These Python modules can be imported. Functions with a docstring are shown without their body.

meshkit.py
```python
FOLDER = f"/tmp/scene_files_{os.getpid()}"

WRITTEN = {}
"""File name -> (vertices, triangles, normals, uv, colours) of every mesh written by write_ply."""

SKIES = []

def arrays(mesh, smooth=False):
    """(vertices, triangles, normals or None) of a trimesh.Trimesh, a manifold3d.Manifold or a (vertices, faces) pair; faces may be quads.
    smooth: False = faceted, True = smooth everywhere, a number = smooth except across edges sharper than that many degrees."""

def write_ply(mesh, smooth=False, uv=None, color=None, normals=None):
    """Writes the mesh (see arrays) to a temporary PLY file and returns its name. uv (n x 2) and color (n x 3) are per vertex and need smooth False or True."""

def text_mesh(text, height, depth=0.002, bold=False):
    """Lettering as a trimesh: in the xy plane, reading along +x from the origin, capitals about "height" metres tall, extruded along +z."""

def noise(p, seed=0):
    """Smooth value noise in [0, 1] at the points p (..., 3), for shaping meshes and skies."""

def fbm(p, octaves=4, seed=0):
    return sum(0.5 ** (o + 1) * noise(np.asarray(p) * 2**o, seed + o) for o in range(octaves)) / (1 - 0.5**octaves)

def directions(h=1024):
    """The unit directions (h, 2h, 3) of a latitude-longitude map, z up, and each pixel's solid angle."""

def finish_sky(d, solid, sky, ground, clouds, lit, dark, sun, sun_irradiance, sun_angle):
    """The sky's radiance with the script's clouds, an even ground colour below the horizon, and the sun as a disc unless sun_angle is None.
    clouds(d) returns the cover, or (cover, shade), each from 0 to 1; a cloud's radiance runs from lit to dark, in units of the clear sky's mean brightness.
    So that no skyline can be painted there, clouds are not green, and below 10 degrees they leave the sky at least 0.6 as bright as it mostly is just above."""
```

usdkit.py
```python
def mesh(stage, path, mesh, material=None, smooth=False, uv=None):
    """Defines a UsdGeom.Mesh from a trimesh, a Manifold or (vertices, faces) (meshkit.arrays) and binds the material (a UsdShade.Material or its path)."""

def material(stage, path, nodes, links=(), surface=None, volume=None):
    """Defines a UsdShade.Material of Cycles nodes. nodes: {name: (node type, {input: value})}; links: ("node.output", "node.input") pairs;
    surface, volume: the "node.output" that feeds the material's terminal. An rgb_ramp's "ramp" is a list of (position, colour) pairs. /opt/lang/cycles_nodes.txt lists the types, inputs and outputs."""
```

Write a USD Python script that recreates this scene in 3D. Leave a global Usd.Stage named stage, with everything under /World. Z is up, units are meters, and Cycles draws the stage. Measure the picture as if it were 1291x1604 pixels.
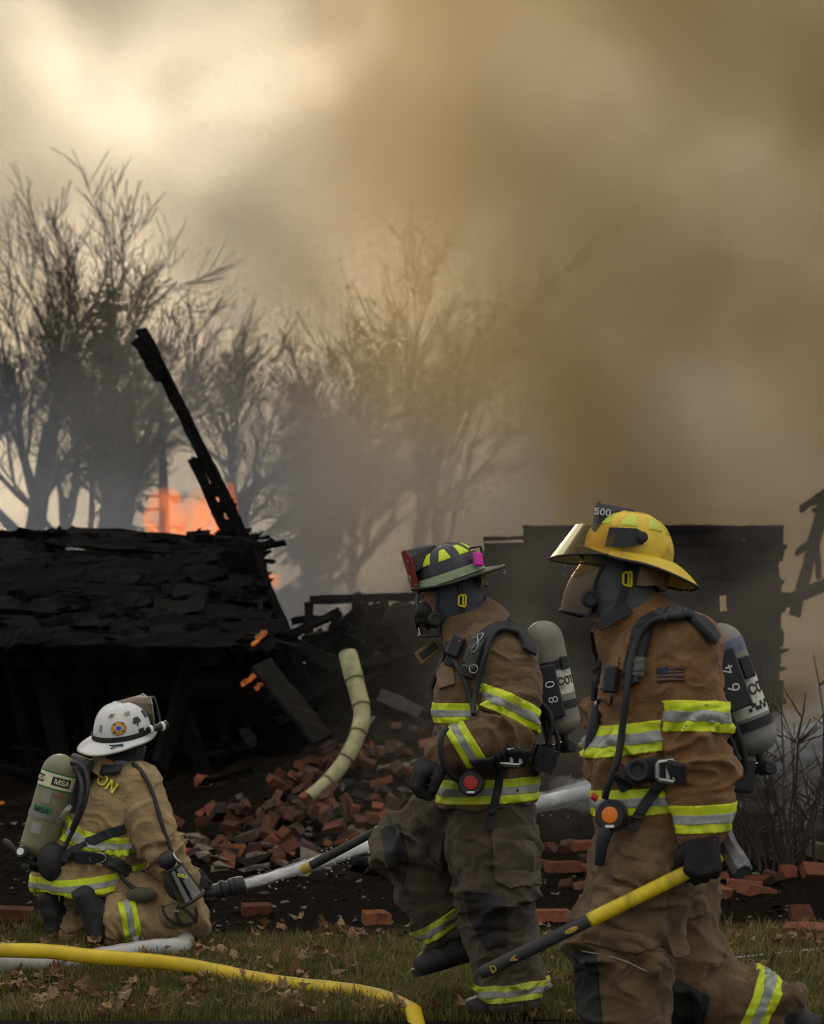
import math, random
import numpy as np, trimesh, usdkit, meshkit
from pxr import Usd, UsdGeom, UsdLux, UsdShade, Gf, Vt, Sdf

# ------------------------------------------------------------------ camera, sky, sun, exposure
stage = Usd.Stage.CreateInMemory()
UsdGeom.Xform.Define(stage, '/World')
FPX, CX, HY, CAMZ = 3312.0, 645.5, 1005.0, 1.4          # long lens, level; horizon row and eye height
SUN_EL, SUN_AZ = math.radians(14.8), math.radians(-9.8)
cam = UsdGeom.Camera.Define(stage, '/World/camera')
cam.CreateHorizontalApertureAttr(36.0)
cam.CreateFocalLengthAttr(36 * FPX / 1291)
cam.CreateVerticalApertureOffsetAttr(36 * (HY - 802) / 1291)
cam.CreateFStopAttr(5.6)
cam.CreateFocusDistanceAttr(8.2)
cam.AddTranslateOp().Set((0, 0, CAMZ))
cam.AddRotateXOp().Set(90)
cam.CreateExposureAttr(0.12)
dome = UsdLux.DomeLight.Define(stage, '/World/sky')
sky_mat = usdkit.material(stage, '/World/Looks/sky', {
    's': ('sky_texture', dict(sky_type='single_scattering', sun_disc=False, sun_elevation=SUN_EL, sun_rotation=SUN_AZ)),
    'tc': ('texture_coordinate', {}), 'sz': ('separate_xyz', {}), 'gz': ('map_range', dict(from_min=0., from_max=1., to_min=.62, to_max=1.75)), 'ml': ('vector_math', dict(math_type='scale')), 'mp': ('mapping', dict(scale=(2.2, 2.2, 4.0))),
    'n': ('noise_texture', dict(scale=2.6, detail=5.0, roughness=.55)),
    'r': ('rgb_ramp', dict(ramp=[(.30, (2.5, 2.35, 2.15)), (.50, (3.7, 3.55, 3.3)), (.70, (5.6, 5.4, 5.1))])),
    'mx': ('mix_color', dict(fac=.86, use_clamp=False, use_clamp_result=False)),
    'b': ('background_shader', dict(strength=.12))},
    [('tc.generated', 'mp.vector'), ('mp.vector', 'n.vector'), ('n.fac', 'r.fac'), ('s.color', 'mx.a'), ('tc.generated', 'sz.vector'), ('sz.z', 'gz.value'), ('r.color', 'ml.vector1'), ('gz.result', 'ml.scale'), ('ml.vector', 'mx.b'), ('mx.result', 'b.color')], surface='b.background')
UsdShade.MaterialBindingAPI.Apply(dome.GetPrim()).Bind(sky_mat)
sun = UsdLux.DistantLight.Define(stage, '/World/sun')
sun.CreateIntensityAttr(1.05); sun.CreateAngleAttr(14); sun.CreateNormalizeAttr(True); sun.CreateColorAttr((1, .94, .84))
_z = np.array([math.sin(SUN_AZ) * math.cos(SUN_EL), math.cos(SUN_AZ) * math.cos(SUN_EL), math.sin(SUN_EL)])
_x = np.cross([0, 0, 1], _z); _x /= np.linalg.norm(_x); _y = np.cross(_z, _x)
_M = np.eye(4); _M[0, :3], _M[1, :3], _M[2, :3] = _x, _y, _z
sun.MakeMatrixXform().Set(Gf.Matrix4d(_M.tolist()))

# ------------------------------------------------------------------ helpers
rng = np.random.default_rng(7)
rnd = random.Random(7)
TM = trimesh.transformations
A = np.array

def P(px, py, d):
    """The point at depth d that the level camera sees at that spot of the photograph."""
    s = FPX / d
    return A([(px - CX) / s, d, CAMZ - (py - HY) / s])

def G(px, py, h=0.0):
    """The point h above flat ground seen there."""
    s = (py - HY) / (CAMZ - h)
    return P(px, py, FPX / s)

_used = {}
def path_for(name, parent):
    base = parent + '/' + name
    k = _used.get(base, 0); _used[base] = k + 1
    return base if k == 0 else f'{base}_{k:03d}'

_loc = {}
def tag(prim, label=None, cat=None, group=None, kind=None):
    for k, v in (('label', label), ('category', cat), ('group', group), ('kind', kind)):
        if v: prim.SetCustomDataByKey(k, v)

def thing(name, label, cat, loc=(0, 0, 0), group=None, kind=None):
    p = path_for(name, '/World')
    x = UsdGeom.Xform.Define(stage, p); x.AddTranslateOp().Set(tuple(float(c) for c in loc))
    _loc[p] = A(loc, float)
    tag(x.GetPrim(), label, cat, group, kind)
    return p

def obj(name, mesh, mat, parent='/World', smooth=False, label=None, cat=None, group=None, kind=None, loc=None):
    """One mesh, given in world coordinates, under a thing or part, or top-level."""
    p = path_for(name, parent)
    off = _loc.get(parent)
    top = parent == '/World'
    if top and loc is not None: off = A(loc, float)
    v, f, n = meshkit.arrays(mesh, smooth)
    if off is not None: v = v - off
    m = UsdGeom.Mesh.Define(stage, p)
    m.CreatePointsAttr(Vt.Vec3fArray.FromNumpy(v.astype(np.float32)))
    m.CreateFaceVertexCountsAttr(Vt.IntArray.FromNumpy(np.full(len(f), 3, np.int32)))
    m.CreateFaceVertexIndicesAttr(Vt.IntArray.FromNumpy(f.astype(np.int32).ravel()))
    m.CreateSubdivisionSchemeAttr('none')
    if n is not None:
        m.CreateNormalsAttr(Vt.Vec3fArray.FromNumpy(n.astype(np.float32))); m.SetNormalsInterpolation('vertex')
    UsdShade.MaterialBindingAPI.Apply(m.GetPrim()).Bind(mat)
    if top and loc is not None: UsdGeom.Xformable(m).AddTranslateOp().Set(tuple(float(c) for c in loc))
    _loc[p] = off if not top else (off if off is not None else np.zeros(3))
    tag(m.GetPrim(), label, cat, group, kind)
    return p

_mats = {}
def M(name, col, rough=.7, var=.25, scale=14., bump=0., bscale=120., bdist=.002, metal=0., dirt=0., dirtcol=(.012, .011, .01), dscale=5., spec=.4, sheen=0., coat=0., alpha=None):
    """Principled surface whose colour wanders with noise, with dirt in patches and a fine relief."""
    if name in _mats: return _mats[name]
    c = A(col, float)
    nodes = {'g': ('texture_coordinate', {}), 'n': ('noise_texture', dict(scale=scale, detail=5., roughness=.6)),
             'r': ('rgb_ramp', dict(ramp=[(.25, tuple(np.clip(c * (1 - var), 0, 1))), (.75, tuple(np.clip(c * (1 + var), 0, 1)))])),
             'p': ('principled_bsdf', dict(roughness=rough, metallic=metal, specular_ior_level=spec, sheen_weight=sheen, coat_weight=coat))}
    links = [('g.object', 'n.vector'), ('n.fac', 'r.fac')]
    out = 'r.color'
    if dirt:
        nodes['dn'] = ('noise_texture', dict(scale=dscale, detail=6., roughness=.65))
        nodes['dr'] = ('map_range', dict(from_min=.62 - .3 * dirt, from_max=.72, to_min=0., to_max=min(1., .5 + dirt * .5)))
        nodes['dm'] = ('mix_color', dict(b=dirtcol))
        links += [('g.object', 'dn.vector'), ('dn.fac', 'dr.value'), ('dr.result', 'dm.fac'), (out, 'dm.a')]
        out = 'dm.result'
    if bump:
        nodes['bn'] = ('noise_texture', dict(scale=bscale, detail=4., roughness=.6))
        nodes['b'] = ('bump', dict(strength=bump, distance=bdist))
        links += [('g.object', 'bn.vector'), ('bn.fac', 'b.height'), ('b.normal', 'p.normal')]
    if alpha is not None: nodes['p'][1]['alpha'] = alpha
    links.append((out, 'p.base_color'))
    _mats[name] = usdkit.material(stage, f'/World/Looks/{name}', nodes, links, surface='p.BSDF')
    return _mats[name]

def frames(p, up=(0, 0, 1)):
    p = A(p, float); t = np.gradient(p, axis=0); t /= np.linalg.norm(t, axis=1, keepdims=True) + 1e-12
    a = np.cross(t, A(up, float)); bad = np.linalg.norm(a, axis=1) < 1e-3
    a[bad] = np.cross(t[bad], [1., 0, .1]); a /= np.linalg.norm(a, axis=1, keepdims=True)
    for i in range(1, len(a)):
        if a[i] @ a[i - 1] < 0: a[i] = -a[i]
    return t, a, np.cross(a, t)

def spline(pts, n):
    from scipy.interpolate import CubicSpline
    pts = A(pts, float); u = np.r_[0, np.cumsum(np.linalg.norm(np.diff(pts, axis=0), axis=1))]
    return CubicSpline(u, pts)(np.linspace(0, u[-1], n)) if len(pts) > 2 else pts[0] + np.linspace(0, 1, n)[:, None] * (pts[1] - pts[0])

def tube(p, r, sides=8, cap=True):
    p = A(p, float); r = np.broadcast_to(A(r, float), (len(p),)); t, a, b = frames(p)
    ang = np.arange(sides) * 2 * np.pi / sides
    v = (p[:, None] + r[:, None, None] * (np.cos(ang)[None, :, None] * a[:, None] + np.sin(ang)[None, :, None] * b[:, None])).reshape(-1, 3)
    i, j = np.meshgrid(np.arange(len(p) - 1), np.arange(sides), indexing='ij'); k = (j + 1) % sides
    q = np.stack([i * sides + j, i * sides + k, (i + 1) * sides + k, (i + 1) * sides + j], -1).reshape(-1, 4)[:, ::-1]
    f = np.vstack([q[:, [0, 1, 2]], q[:, [0, 2, 3]]])
    if cap:
        n = len(v); v = np.vstack([v, p[0], p[-1]]); j = np.arange(sides); k = (j + 1) % sides; e = (len(p) - 1) * sides
        f = np.vstack([f, np.stack([np.full(sides, n), j, k], 1), np.stack([np.full(sides, n + 1), e + k, e + j], 1)])
    return trimesh.Trimesh(v, f, process=False)

def cat(ms): return trimesh.util.concatenate([m for m in ms if m is not None])

def box(size, at=(0, 0, 0), R=None, bev=0.0):
    """A box, its edges chamfered if bev is given."""
    s = A(size, float) / 2
    if bev:
        c = [s - A(e) * bev for e in ([0, 1, 1], [1, 0, 1], [1, 1, 0])]
        pts = np.vstack([A([[i, j, k] for i in (-1, 1) for j in (-1, 1) for k in (-1, 1)]) * q for q in c])
        m = trimesh.convex.convex_hull(pts)
    else: m = trimesh.creation.box(size)
    if R is not None: m.apply_transform(R)
    m.apply_translation(at)
    return m

def beam(a, b, w, h, roll=0., rough=.0, n=8, seed=0, taper=1.):
    """A timber from a to b, w wide and h deep, with worn, uneven faces and broken ends."""
    a, b = A(a, float), A(b, float); L = np.linalg.norm(b - a)
    u = np.linspace(0, 1, n); t = (b - a) / L
    s = np.cross(t, [0, 0, 1.]) if abs(t[2]) < .95 else np.cross(t, [0, 1., 0]); s /= np.linalg.norm(s); k = np.cross(s, t)
    s, k = s * math.cos(roll) + k * math.sin(roll), k * math.cos(roll) - s * math.sin(roll)
    g = np.random.default_rng(seed)
    prof = A([(-1, -1), (0, -1.02), (1, -1), (1.02, 0), (1, 1), (0, 1.02), (-1, 1), (-1.02, 0)]) * A([w / 2, h / 2])
    v = []
    for i, x in enumerate(u):
        q = prof * (1 + (taper - 1) * x) + g.normal(0, rough, prof.shape)
        jit = g.normal(0, rough * 2.5, 8) if i in (0, n - 1) else np.zeros(8)
        v.append(a + t * (x * L + jit)[:, None] + q[:, :1] * s + q[:, 1:] * k)
    v = np.vstack(v); i, j = np.meshgrid(np.arange(n - 1), np.arange(8), indexing='ij'); k2 = (j + 1) % 8
    q = np.stack([i * 8 + j, i * 8 + k2, (i + 1) * 8 + k2, (i + 1) * 8 + j], -1).reshape(-1, 4)
    f = np.vstack([q[:, [0, 1, 2]], q[:, [0, 2, 3]]]); e = (n - 1) * 8
    f = np.vstack([f, [[0, c + 1, c] for c in range(1, 7)], [[e, e + c, e + c + 1] for c in range(1, 7)]])
    m = trimesh.Trimesh(v, f, process=False)
    m.fix_normals()
    return m

def rotz(a): return TM.rotation_matrix(a, [0, 0, 1])
def eul(x, y, z): return TM.euler_matrix(x, y, z)

# ------------------------------------------------------------------ ground
HEAPS = [(-.15, 16.9, .62, 1.5, 1.3), (-3.2, 18.2, .35, 2.4, 1.0), (.9, 17.0, .35, 1.0, 1.0), (2.6, 16.2, .15, 1.8, 1.0)]
def H(x, y):
    x, y = np.asarray(x, float), np.asarray(y, float)
    p = np.stack([x, y, np.zeros_like(x)], -1)
    z = .05 * (meshkit.fbm(p * 1.1, 3, 3) - .5) + np.clip((y - 10.2) / 1.5, 0, 1) * (.10 * (meshkit.fbm(p * 2.6 + 9, 4, 5) - .5) + .05 * (meshkit.noise(p * 11, 6) - .5))
    for hx, hy, hh, sx, sy in HEAPS:
        z = z + hh * np.exp(-((x - hx) / sx) ** 2 - ((y - hy) / sy) ** 2) * (.7 + .6 * meshkit.fbm(p * 3.1, 3, 8))
    return z
xs = np.unique(np.r_[np.linspace(-260, -9, 24), np.linspace(-9, 9, 260), np.linspace(9, 260, 24)])
ys = np.unique(np.r_[np.linspace(7.76, 24, 260), np.linspace(24, 420, 40)])
gx, gy = np.meshgrid(xs, ys, indexing='ij')
gv = np.stack([gx, gy, H(gx, gy)], -1).reshape(-1, 3)
i, j = np.meshgrid(np.arange(len(xs) - 1), np.arange(len(ys) - 1), indexing='ij'); ny = len(ys)
q = np.stack([i * ny + j, (i + 1) * ny + j, (i + 1) * ny + j + 1, i * ny + j + 1], -1).reshape(-1, 4)
ground_mat = usdkit.material(stage, '/World/Looks/ground', {
    'g': ('geometry', {}), 'sx': ('separate_xyz', {}), 'n1': ('noise_texture', dict(scale=1.6, detail=5., roughness=.6)),
    'ad': ('math', dict(math_type='multiply_add', value2=2.0)), 'mr': ('map_range', dict(from_min=10.85, from_max=11.5)),
    'n2': ('noise_texture', dict(scale=26., detail=6., roughness=.7)), 'n3': ('noise_texture', dict(scale=5., detail=4.)),
    'rs': ('rgb_ramp', dict(ramp=[(.3, (.035, .03, .016)), (.6, (.075, .062, .03)), (.8, (.10, .075, .04))])),
    'rc': ('rgb_ramp', dict(ramp=[(.3, (.005, .004, .003)), (.54, (.013, .0095, .0066)), (.68, (.032, .022, .014)), (.82, (.08, .057, .036))])),
    'mx': ('mix_color', {}), 'bp': ('bump', dict(strength=.9, distance=.04)), 'p': ('principled_bsdf', dict(roughness=1., specular_ior_level=.04))},
    [('g.position', 'sx.vector'), ('g.position', 'n1.vector'), ('g.position', 'n2.vector'), ('g.position', 'n3.vector'), ('n1.fac', 'ad.value1'), ('sx.y', 'ad.value3'), ('ad.value', 'mr.value'),
     ('n2.fac', 'rs.fac'), ('n2.fac', 'rc.fac'), ('mr.result', 'mx.fac'), ('rs.color', 'mx.a'), ('rc.color', 'mx.b'), ('mx.result', 'p.base_color'), ('n2.fac', 'bp.height'), ('bp.normal', 'p.normal')], surface='p.BSDF')
obj('ground', (gv, q), ground_mat, smooth=True, kind='structure')
road_mat = M('asphalt', (.025, .025, .026), .9, .35, 60., .6, 260., .004, spec=.04)
obj('road', box((520, 40, .4), (0, 9.0 - 20, -.31)), road_mat, kind='structure')
kerb_mat = M('kerb_stone', (.022, .02, .018), .95, .4, 16., .5, 120., .003, dirt=.7, spec=.04)
for k in range(10):
    obj('kerb_stone', box((.894, .145, .32), (-4.5 + .9 * k, 7.68, -.150), bev=.004), kerb_mat, label='worn dark kerb stone in the row along the grass edge', cat='kerb', group='kerb stones along the lawn')

# ------------------------------------------------------------------ bare trees far behind the fire
bark = M('bark', (.035, .031, .027), .9, .4, 8.)
twig = M('twig_bark', (.05, .043, .036), .9, .3, 8.)
def grow(out, p, d, L, r, lev, g, top, spread=.55, up=.25, nk=(5, 6, 6, 8)):
    n = 6 if lev < 2 else (4 if lev < 4 else 3)
    pts, q, dd = [p], p.copy(), d.copy()
    for _ in range(n - 1):
        dd = dd + g.normal(0, .13 if lev else .05, 3) + A([0, 0, up * .25 if lev else .02]); dd /= np.linalg.norm(dd)
        q = q + dd * L / (n - 1); pts.append(q.copy())
    rr = np.linspace(r, r * (.45 if lev < 4 else .3), n)
    out[min(lev, 4)].append((A(pts), rr))
    if lev >= top: return
    k = nk[min(lev, 3)]
    for c in range(k):
        u = (.48 if lev == 0 else .3) + (.52 if lev == 0 else .7) * (c + g.random()) / k
        at = min(int(u * (n - 1)), n - 2); f = u * (n - 1) - at
        s = pts[at] * (1 - f) + pts[at + 1] * f
        ax = g.normal(0, 1, 3); ax -= ax @ dd * dd; ax /= np.linalg.norm(ax)
        sp = spread * (.7 + .6 * g.random())
        nd = dd * math.cos(sp) + ax * math.sin(sp) + A([0, 0, up]); nd /= np.linalg.norm(nd)
        grow(out, s, nd, L * (.46 + .2 * g.random()), rr[at] * (.42 + .15 * g.random()), lev + 1, g, top, spread, up, nk)

def bare_tree(px, d, top_py, label, seed, lean=0., r=.2, spread=.5, up=.22, frac=.55, base_py=None, lv=4, forks=None):
    g = np.random.default_rng(seed); b = P(px, 0, d); b[2] = 0
    ht = CAMZ - (top_py - HY) * d / FPX
    out = [[], [], [], [], []]
    starts = forks or [(0., lean, 1.)]
    for dx, ln, k in starts:
        dr = A([math.sin(ln), g.normal(0, .05), math.cos(ln)])
        grow(out, b + A([dx, 0, -.2]), dr, ht * frac * .8 * k, r * k, 0, g, lv, spread, up)
    t = thing('bare_tree', label, 'tree', b, group='bare trees behind the fire')
    obj('trunk', cat([tube(p, q, 8) for p, q in out[0]]), bark, t, True)
    obj('crown', cat([tube(p, np.maximum(q, .008), 5 if l < 3 else 3, l < 2) for l in range(1, 5) for p, q in out[l]]), twig, t, True)

bare_tree(28, 46, 232, 'tall bare tree with one straight trunk at the far left', 11, .02, .36, .55, .16, .66)
bare_tree(112, 48, 250, 'slender bare tree that forks low, next to the tall straight one', 12, 0, .30, .50, .18, .62, forks=[(0, -.12, .8), (.1, .16, .95)])
bare_tree(150, 44, 235, 'bare tree leaning right above the dark spruce', 13, .24, .34, .55, .16, .62)
bare_tree(265, 45, 300, 'broad bare tree with dense twigs right of the spruce', 14, .28, .32, .58, .14, .58)
bare_tree(400, 46, 380, 'low spreading bare tree above the leaning burnt post', 15, .42, .28, .6, .15, .6)
bare_tree(480, 47, 460, 'small bare tree fading into smoke beside the spreading one', 16, .10, .14, .6, .15, .55)
bare_tree(-75, 46, 300, 'bare tree cut off by the left edge of the view', 17, .1, .22, .5, .22, .55)

needle = M('needles', (.018, .026, .017), .8, .4, 3.)
def sprays(p, d, n, L, w, g):
    """n small flat needle sprays along a branch."""
    c = p + d * g.random((n, 1)) * L + g.normal(0, w * .35, (n, 3)); a = g.normal(0, 1, (n, 3)); a[:, 2] *= .5; a /= np.linalg.norm(a, axis=1, keepdims=True)
    b = np.cross(a, g.normal(0, 1, (n, 3))); b /= np.linalg.norm(b, axis=1, keepdims=True)
    s = (w * (.5 + g.random((n, 1))))
    v = np.stack([c, c + a * s + b * s * .25, c + a * s * 1.7 - A([0, 0, .25]) * s, c + a * s - b * s * .25], 1).reshape(-1, 3)
    k = np.arange(n)[:, None] * 4
    return v, np.vstack([k + [0, 1, 2], k + [0, 2, 3]])
def conifer(px, d, top_py, wpx, label, seed, cat_='tree', sparse=1., mat=needle):
    g = np.random.default_rng(seed); b = P(px, 0, d); b[2] = 0; ht = CAMZ - (top_py - HY) * d / FPX; W = wpx * d / FPX
    t = thing('spruce_tree' if mat is needle else 'leafy_tree', label, cat_, b)
    obj('trunk', tube([b, b + A([.1, 0, ht * .5]), b + A([0, 0, ht * .98])], [.2, .12, .03], 8), bark, t, True)
    V, F, n, br = [], [], 0, []
    for k in range(int(95 * sparse)):
        u = g.random() ** .8; z = ht * (.08 + .9 * u); L = W * (1 - u) ** .75 * (.6 + .5 * g.random()) + .25
        a = g.random() * 2 * np.pi; dr = A([math.cos(a), math.sin(a), .15 - .35 * (1 - u)]); p = b + A([0, 0, z])
        br.append(tube([p, p + dr * L * .6, p + dr * L + A([0, 0, .08 * L])], [.035, .02, .008], 4, False))
        v, f = sprays(p + dr * .15 * L, dr, int(20 * sparse + 30 * sparse * L), L * .9, .13, g); V.append(v); F.append(f + n); n += len(v)
    obj('branches', cat(br), bark, t); obj('crown', trimesh.Trimesh(np.vstack(V), np.vstack(F), process=False), mat, t)
conifer(168, 42, 430, 125, 'dark spruce standing in grey smoke between the bare trees', 21, sparse=.55)
conifer(250, 45, 520, 70, 'second dark spruce just behind the leaning burnt post', 22, sparse=.3)
conifer(478, 46, 600, 55, 'small dark evergreen right of the leaning burnt post', 23)

olive = M('dull_leaf', (.035, .04, .022), .8, .4, 3.)
def leafy_tree(px, d, top_py, label, seed, lean=0., r=.16, frac=.5):
    g = np.random.default_rng(seed); b = P(px, 0, d); b[2] = 0; ht = CAMZ - (top_py - HY) * d / FPX
    out = [[], [], [], [], []]
    grow(out, b, A([lean, 0, 1.]), ht * frac, r, 0, g, 3, .55, .12, (9, 5, 4, 3))
    z = max(p[:, 2].max() for l in out for p, q in l); k = ht / z
    sc = lambda p: (p - b) * A([k, k, k]) + b
    t = thing('leafy_tree', label, 'tree', b)
    obj('trunk', tube(sc(out[0][0][0]), out[0][0][1], 8), bark, t, True)
    obj('limbs', cat([tube(sc(p), np.maximum(q, .010), 4, False) for l in (1, 2, 3) for p, q in out[l]]), bark, t)
    V, F, n = [], [], 0
    for p, q_ in out[2] + out[3]:
        p = sc(p); L = np.linalg.norm(p[-1] - p[0]) + 1e-9; v, f = sprays(p[0], (p[-1] - p[0]) / L, 9, L, .085, g); V.append(v); F.append(f + n); n += len(v)
    obj('crown', trimesh.Trimesh(np.vstack(V), np.vstack(F), process=False), olive, t)
leafy_tree(700, 46, 282, 'tall thin leafy tree half hidden by tan smoke', 31, -.02)
leafy_tree(618, 48, 410, 'shorter leafy tree left of the tall thin leafy one', 32, .05)
leafy_tree(550, 50, 500, 'low leafy tree merging into the bare twigs', 33, .0)

# ------------------------------------------------------------------ burnt house, left
char = M('charred_wood', (.0055, .005, .0045), .85, .6, 18., .9, 45., .012, spec=.06)
char2 = M('charred_board', (.010, .0088, .0078), .85, .6, 22., .9, 60., .01, spec=.06)
ash = M('ashy_wood', (.04, .036, .033), .85, .5, 16., .8, 60., .008)
singed = M('singed_wood', (.15, .10, .06), .8, .5, 20., .6, 80., .004, dirt=.6)
house = thing('burnt_house', 'collapsed charred house with a sagging black roof on the left', 'house', (-3, 18, 0))
# roof: overlapping courses of boards that fall from the ragged ridge towards the camera
top = [(-60, 846), (0, 845), (60, 839), (85, 836), (100, 838), (140, 842), (165, 846), (200, 850), (240, 850), (280, 843), (300, 839), (355, 842), (400, 853), (416, 857)]
def ridge(px): return np.interp(px, *zip(*top))
for row in range(11):
    u = row / 10; d0 = 18.9 - 1.9 * u
    edges = [-420] + sorted(rnd.uniform(-380, 380) for _ in range(5)) + [400 + rnd.uniform(-12, 14) + 30 * u]
    for a_, b_ in zip(edges[:-1], edges[1:]):
        if b_ - a_ < 25: continue
        za, zb = ridge(a_), ridge(b_)
        pa, pb = P(a_, za + 160 * u + rnd.uniform(-5, 5), d0), P(b_, zb + 160 * u + rnd.uniform(-5, 5), d0)
        obj('roof_board', beam(pa, pb, .030, .165, .9 + rnd.uniform(-.22, .22), .012, 9, rnd.randrange(999)), rnd.choice((char, char, char2)), house)
for k in range(130):                                       # torn shingles and splinters on the ridge
    px = rnd.uniform(-40, 415); u = max(0, rnd.uniform(-.9, 1)) ; p = P(px + 25 * u, ridge(px) - rnd.uniform(-4, 5) + 158 * u, 18.95 - 1.95 * u + rnd.uniform(-.1, .02))
    obj('shingle', beam(p, p + A([rnd.uniform(.06, .30) * rnd.choice((-1, 1)), rnd.uniform(-.1, .1), rnd.uniform(-.05, .045)]), .02, rnd.uniform(.03, .10), rnd.uniform(0, 3), .006, 4, k), char, house)
for px, py, w in ((89, 828, .05), (168, 840, .06), (60, 836, .05)):
    obj('stub', beam(P(px, py + 14, 18.9), P(px + 4, py, 18.9), w, .05, 0, .008, 4, px), char, house)
# back wall of boards with gaps where the fire shows, and studs
for row in range(15):
    z = .08 + row * .148
    ends = [-8., -5.2 + rnd.uniform(-.5, .5), -3.2 + rnd.uniform(-.4, .4), -1.5 + (.5 if row < 8 else 0)]
    for a_, b_ in zip(ends[:-1], ends[1:]):
        if (row in (9, 12, 13)) and b_ > -2: b_ -= .35 if row != 9 else .2
        obj('wall_board', beam((a_ - .02, 19.6 + .02 * (row % 2), z), (b_ + .02, 19.6 + .02 * (row % 2) + rnd.uniform(-.01, .01), z + rnd.uniform(-.02, .02)), .025, .185, 0, .004, 6, row), rnd.choice((char, char2)), house)
for k in range(12):
    x = -5.2 + k * .33
    obj('stud', beam((x, 19.4, -.05), (x + rnd.uniform(-.25, .25), 19.3, 1.6 + rnd.uniform(-.3, .4)), .05, .11, rnd.uniform(-.3, .3), .006, 6, 40 + k), char2, house)
for k, (a_, b_) in enumerate((((40, 960), (110, 1240)), ((310, 1000), (250, 1200)), ((360, 920), (180, 1130)), ((230, 980), (330, 1230)), ((10, 1010), (60, 1250)), ((120, 985), (150, 1200)), ((390, 960), (330, 1260)))):
    obj('fallen_rafter', beam(P(*a_, 17.6 + .1 * k), P(*b_, 17.2 + .1 * k), .06, .14, rnd.uniform(-.6, .6), .007, 8, 60 + k), char2 if k % 2 else char, house)
# right end: corner post leaning outwards, and the slats beside the holes
obj('corner_post', beam(P(392, 868, 18.3), P(486, 1120, 17.8), .11, .15, .1, .009, 10, 5), char, house)
obj('corner_post', beam(P(372, 860, 18.5), P(452, 1090, 18.1), .16, .10, .1, .009, 10, 6), char, house)
obj('eave_board', beam(P(345, 846, 18.2), P(418, 857, 18.0), .10, .07, 0, .012, 6, 7), char, house)
for k, (y0, x0, x1) in enumerate(((875, 350, 408), (893, 345, 415), (928, 350, 420), (945, 340, 430), (962, 350, 436), (980, 345, 380), (1020, 352, 450), (1038, 348, 452))):
    obj('slat', beam(P(x0, y0 + rnd.uniform(-3, 3), 18.4), P(x1, y0 + rnd.uniform(-3, 6), 18.3), .02, .10, rnd.uniform(-.1, .1), .006, 6, 80 + k), char, house)
# floor debris inside
for k in range(70):
    px, py = rnd.uniform(-60, 470), rnd.uniform(1150, 1290); p = G(px, max(py, 1225)); p[2] = H(p[0], p[1]) + rnd.uniform(0, .22)
    an = rnd.uniform(0, 6.3); L = rnd.uniform(.15, .8)
    obj('debris_piece', beam(p, p + A([math.cos(an) * L, math.sin(an) * L * .5, rnd.uniform(-.05, .22)]), rnd.uniform(.03, .12), rnd.uniform(.02, .08), rnd.uniform(0, 3), .008, 5, 100 + k), rnd.choice((char, char2, char2)), house)
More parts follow.
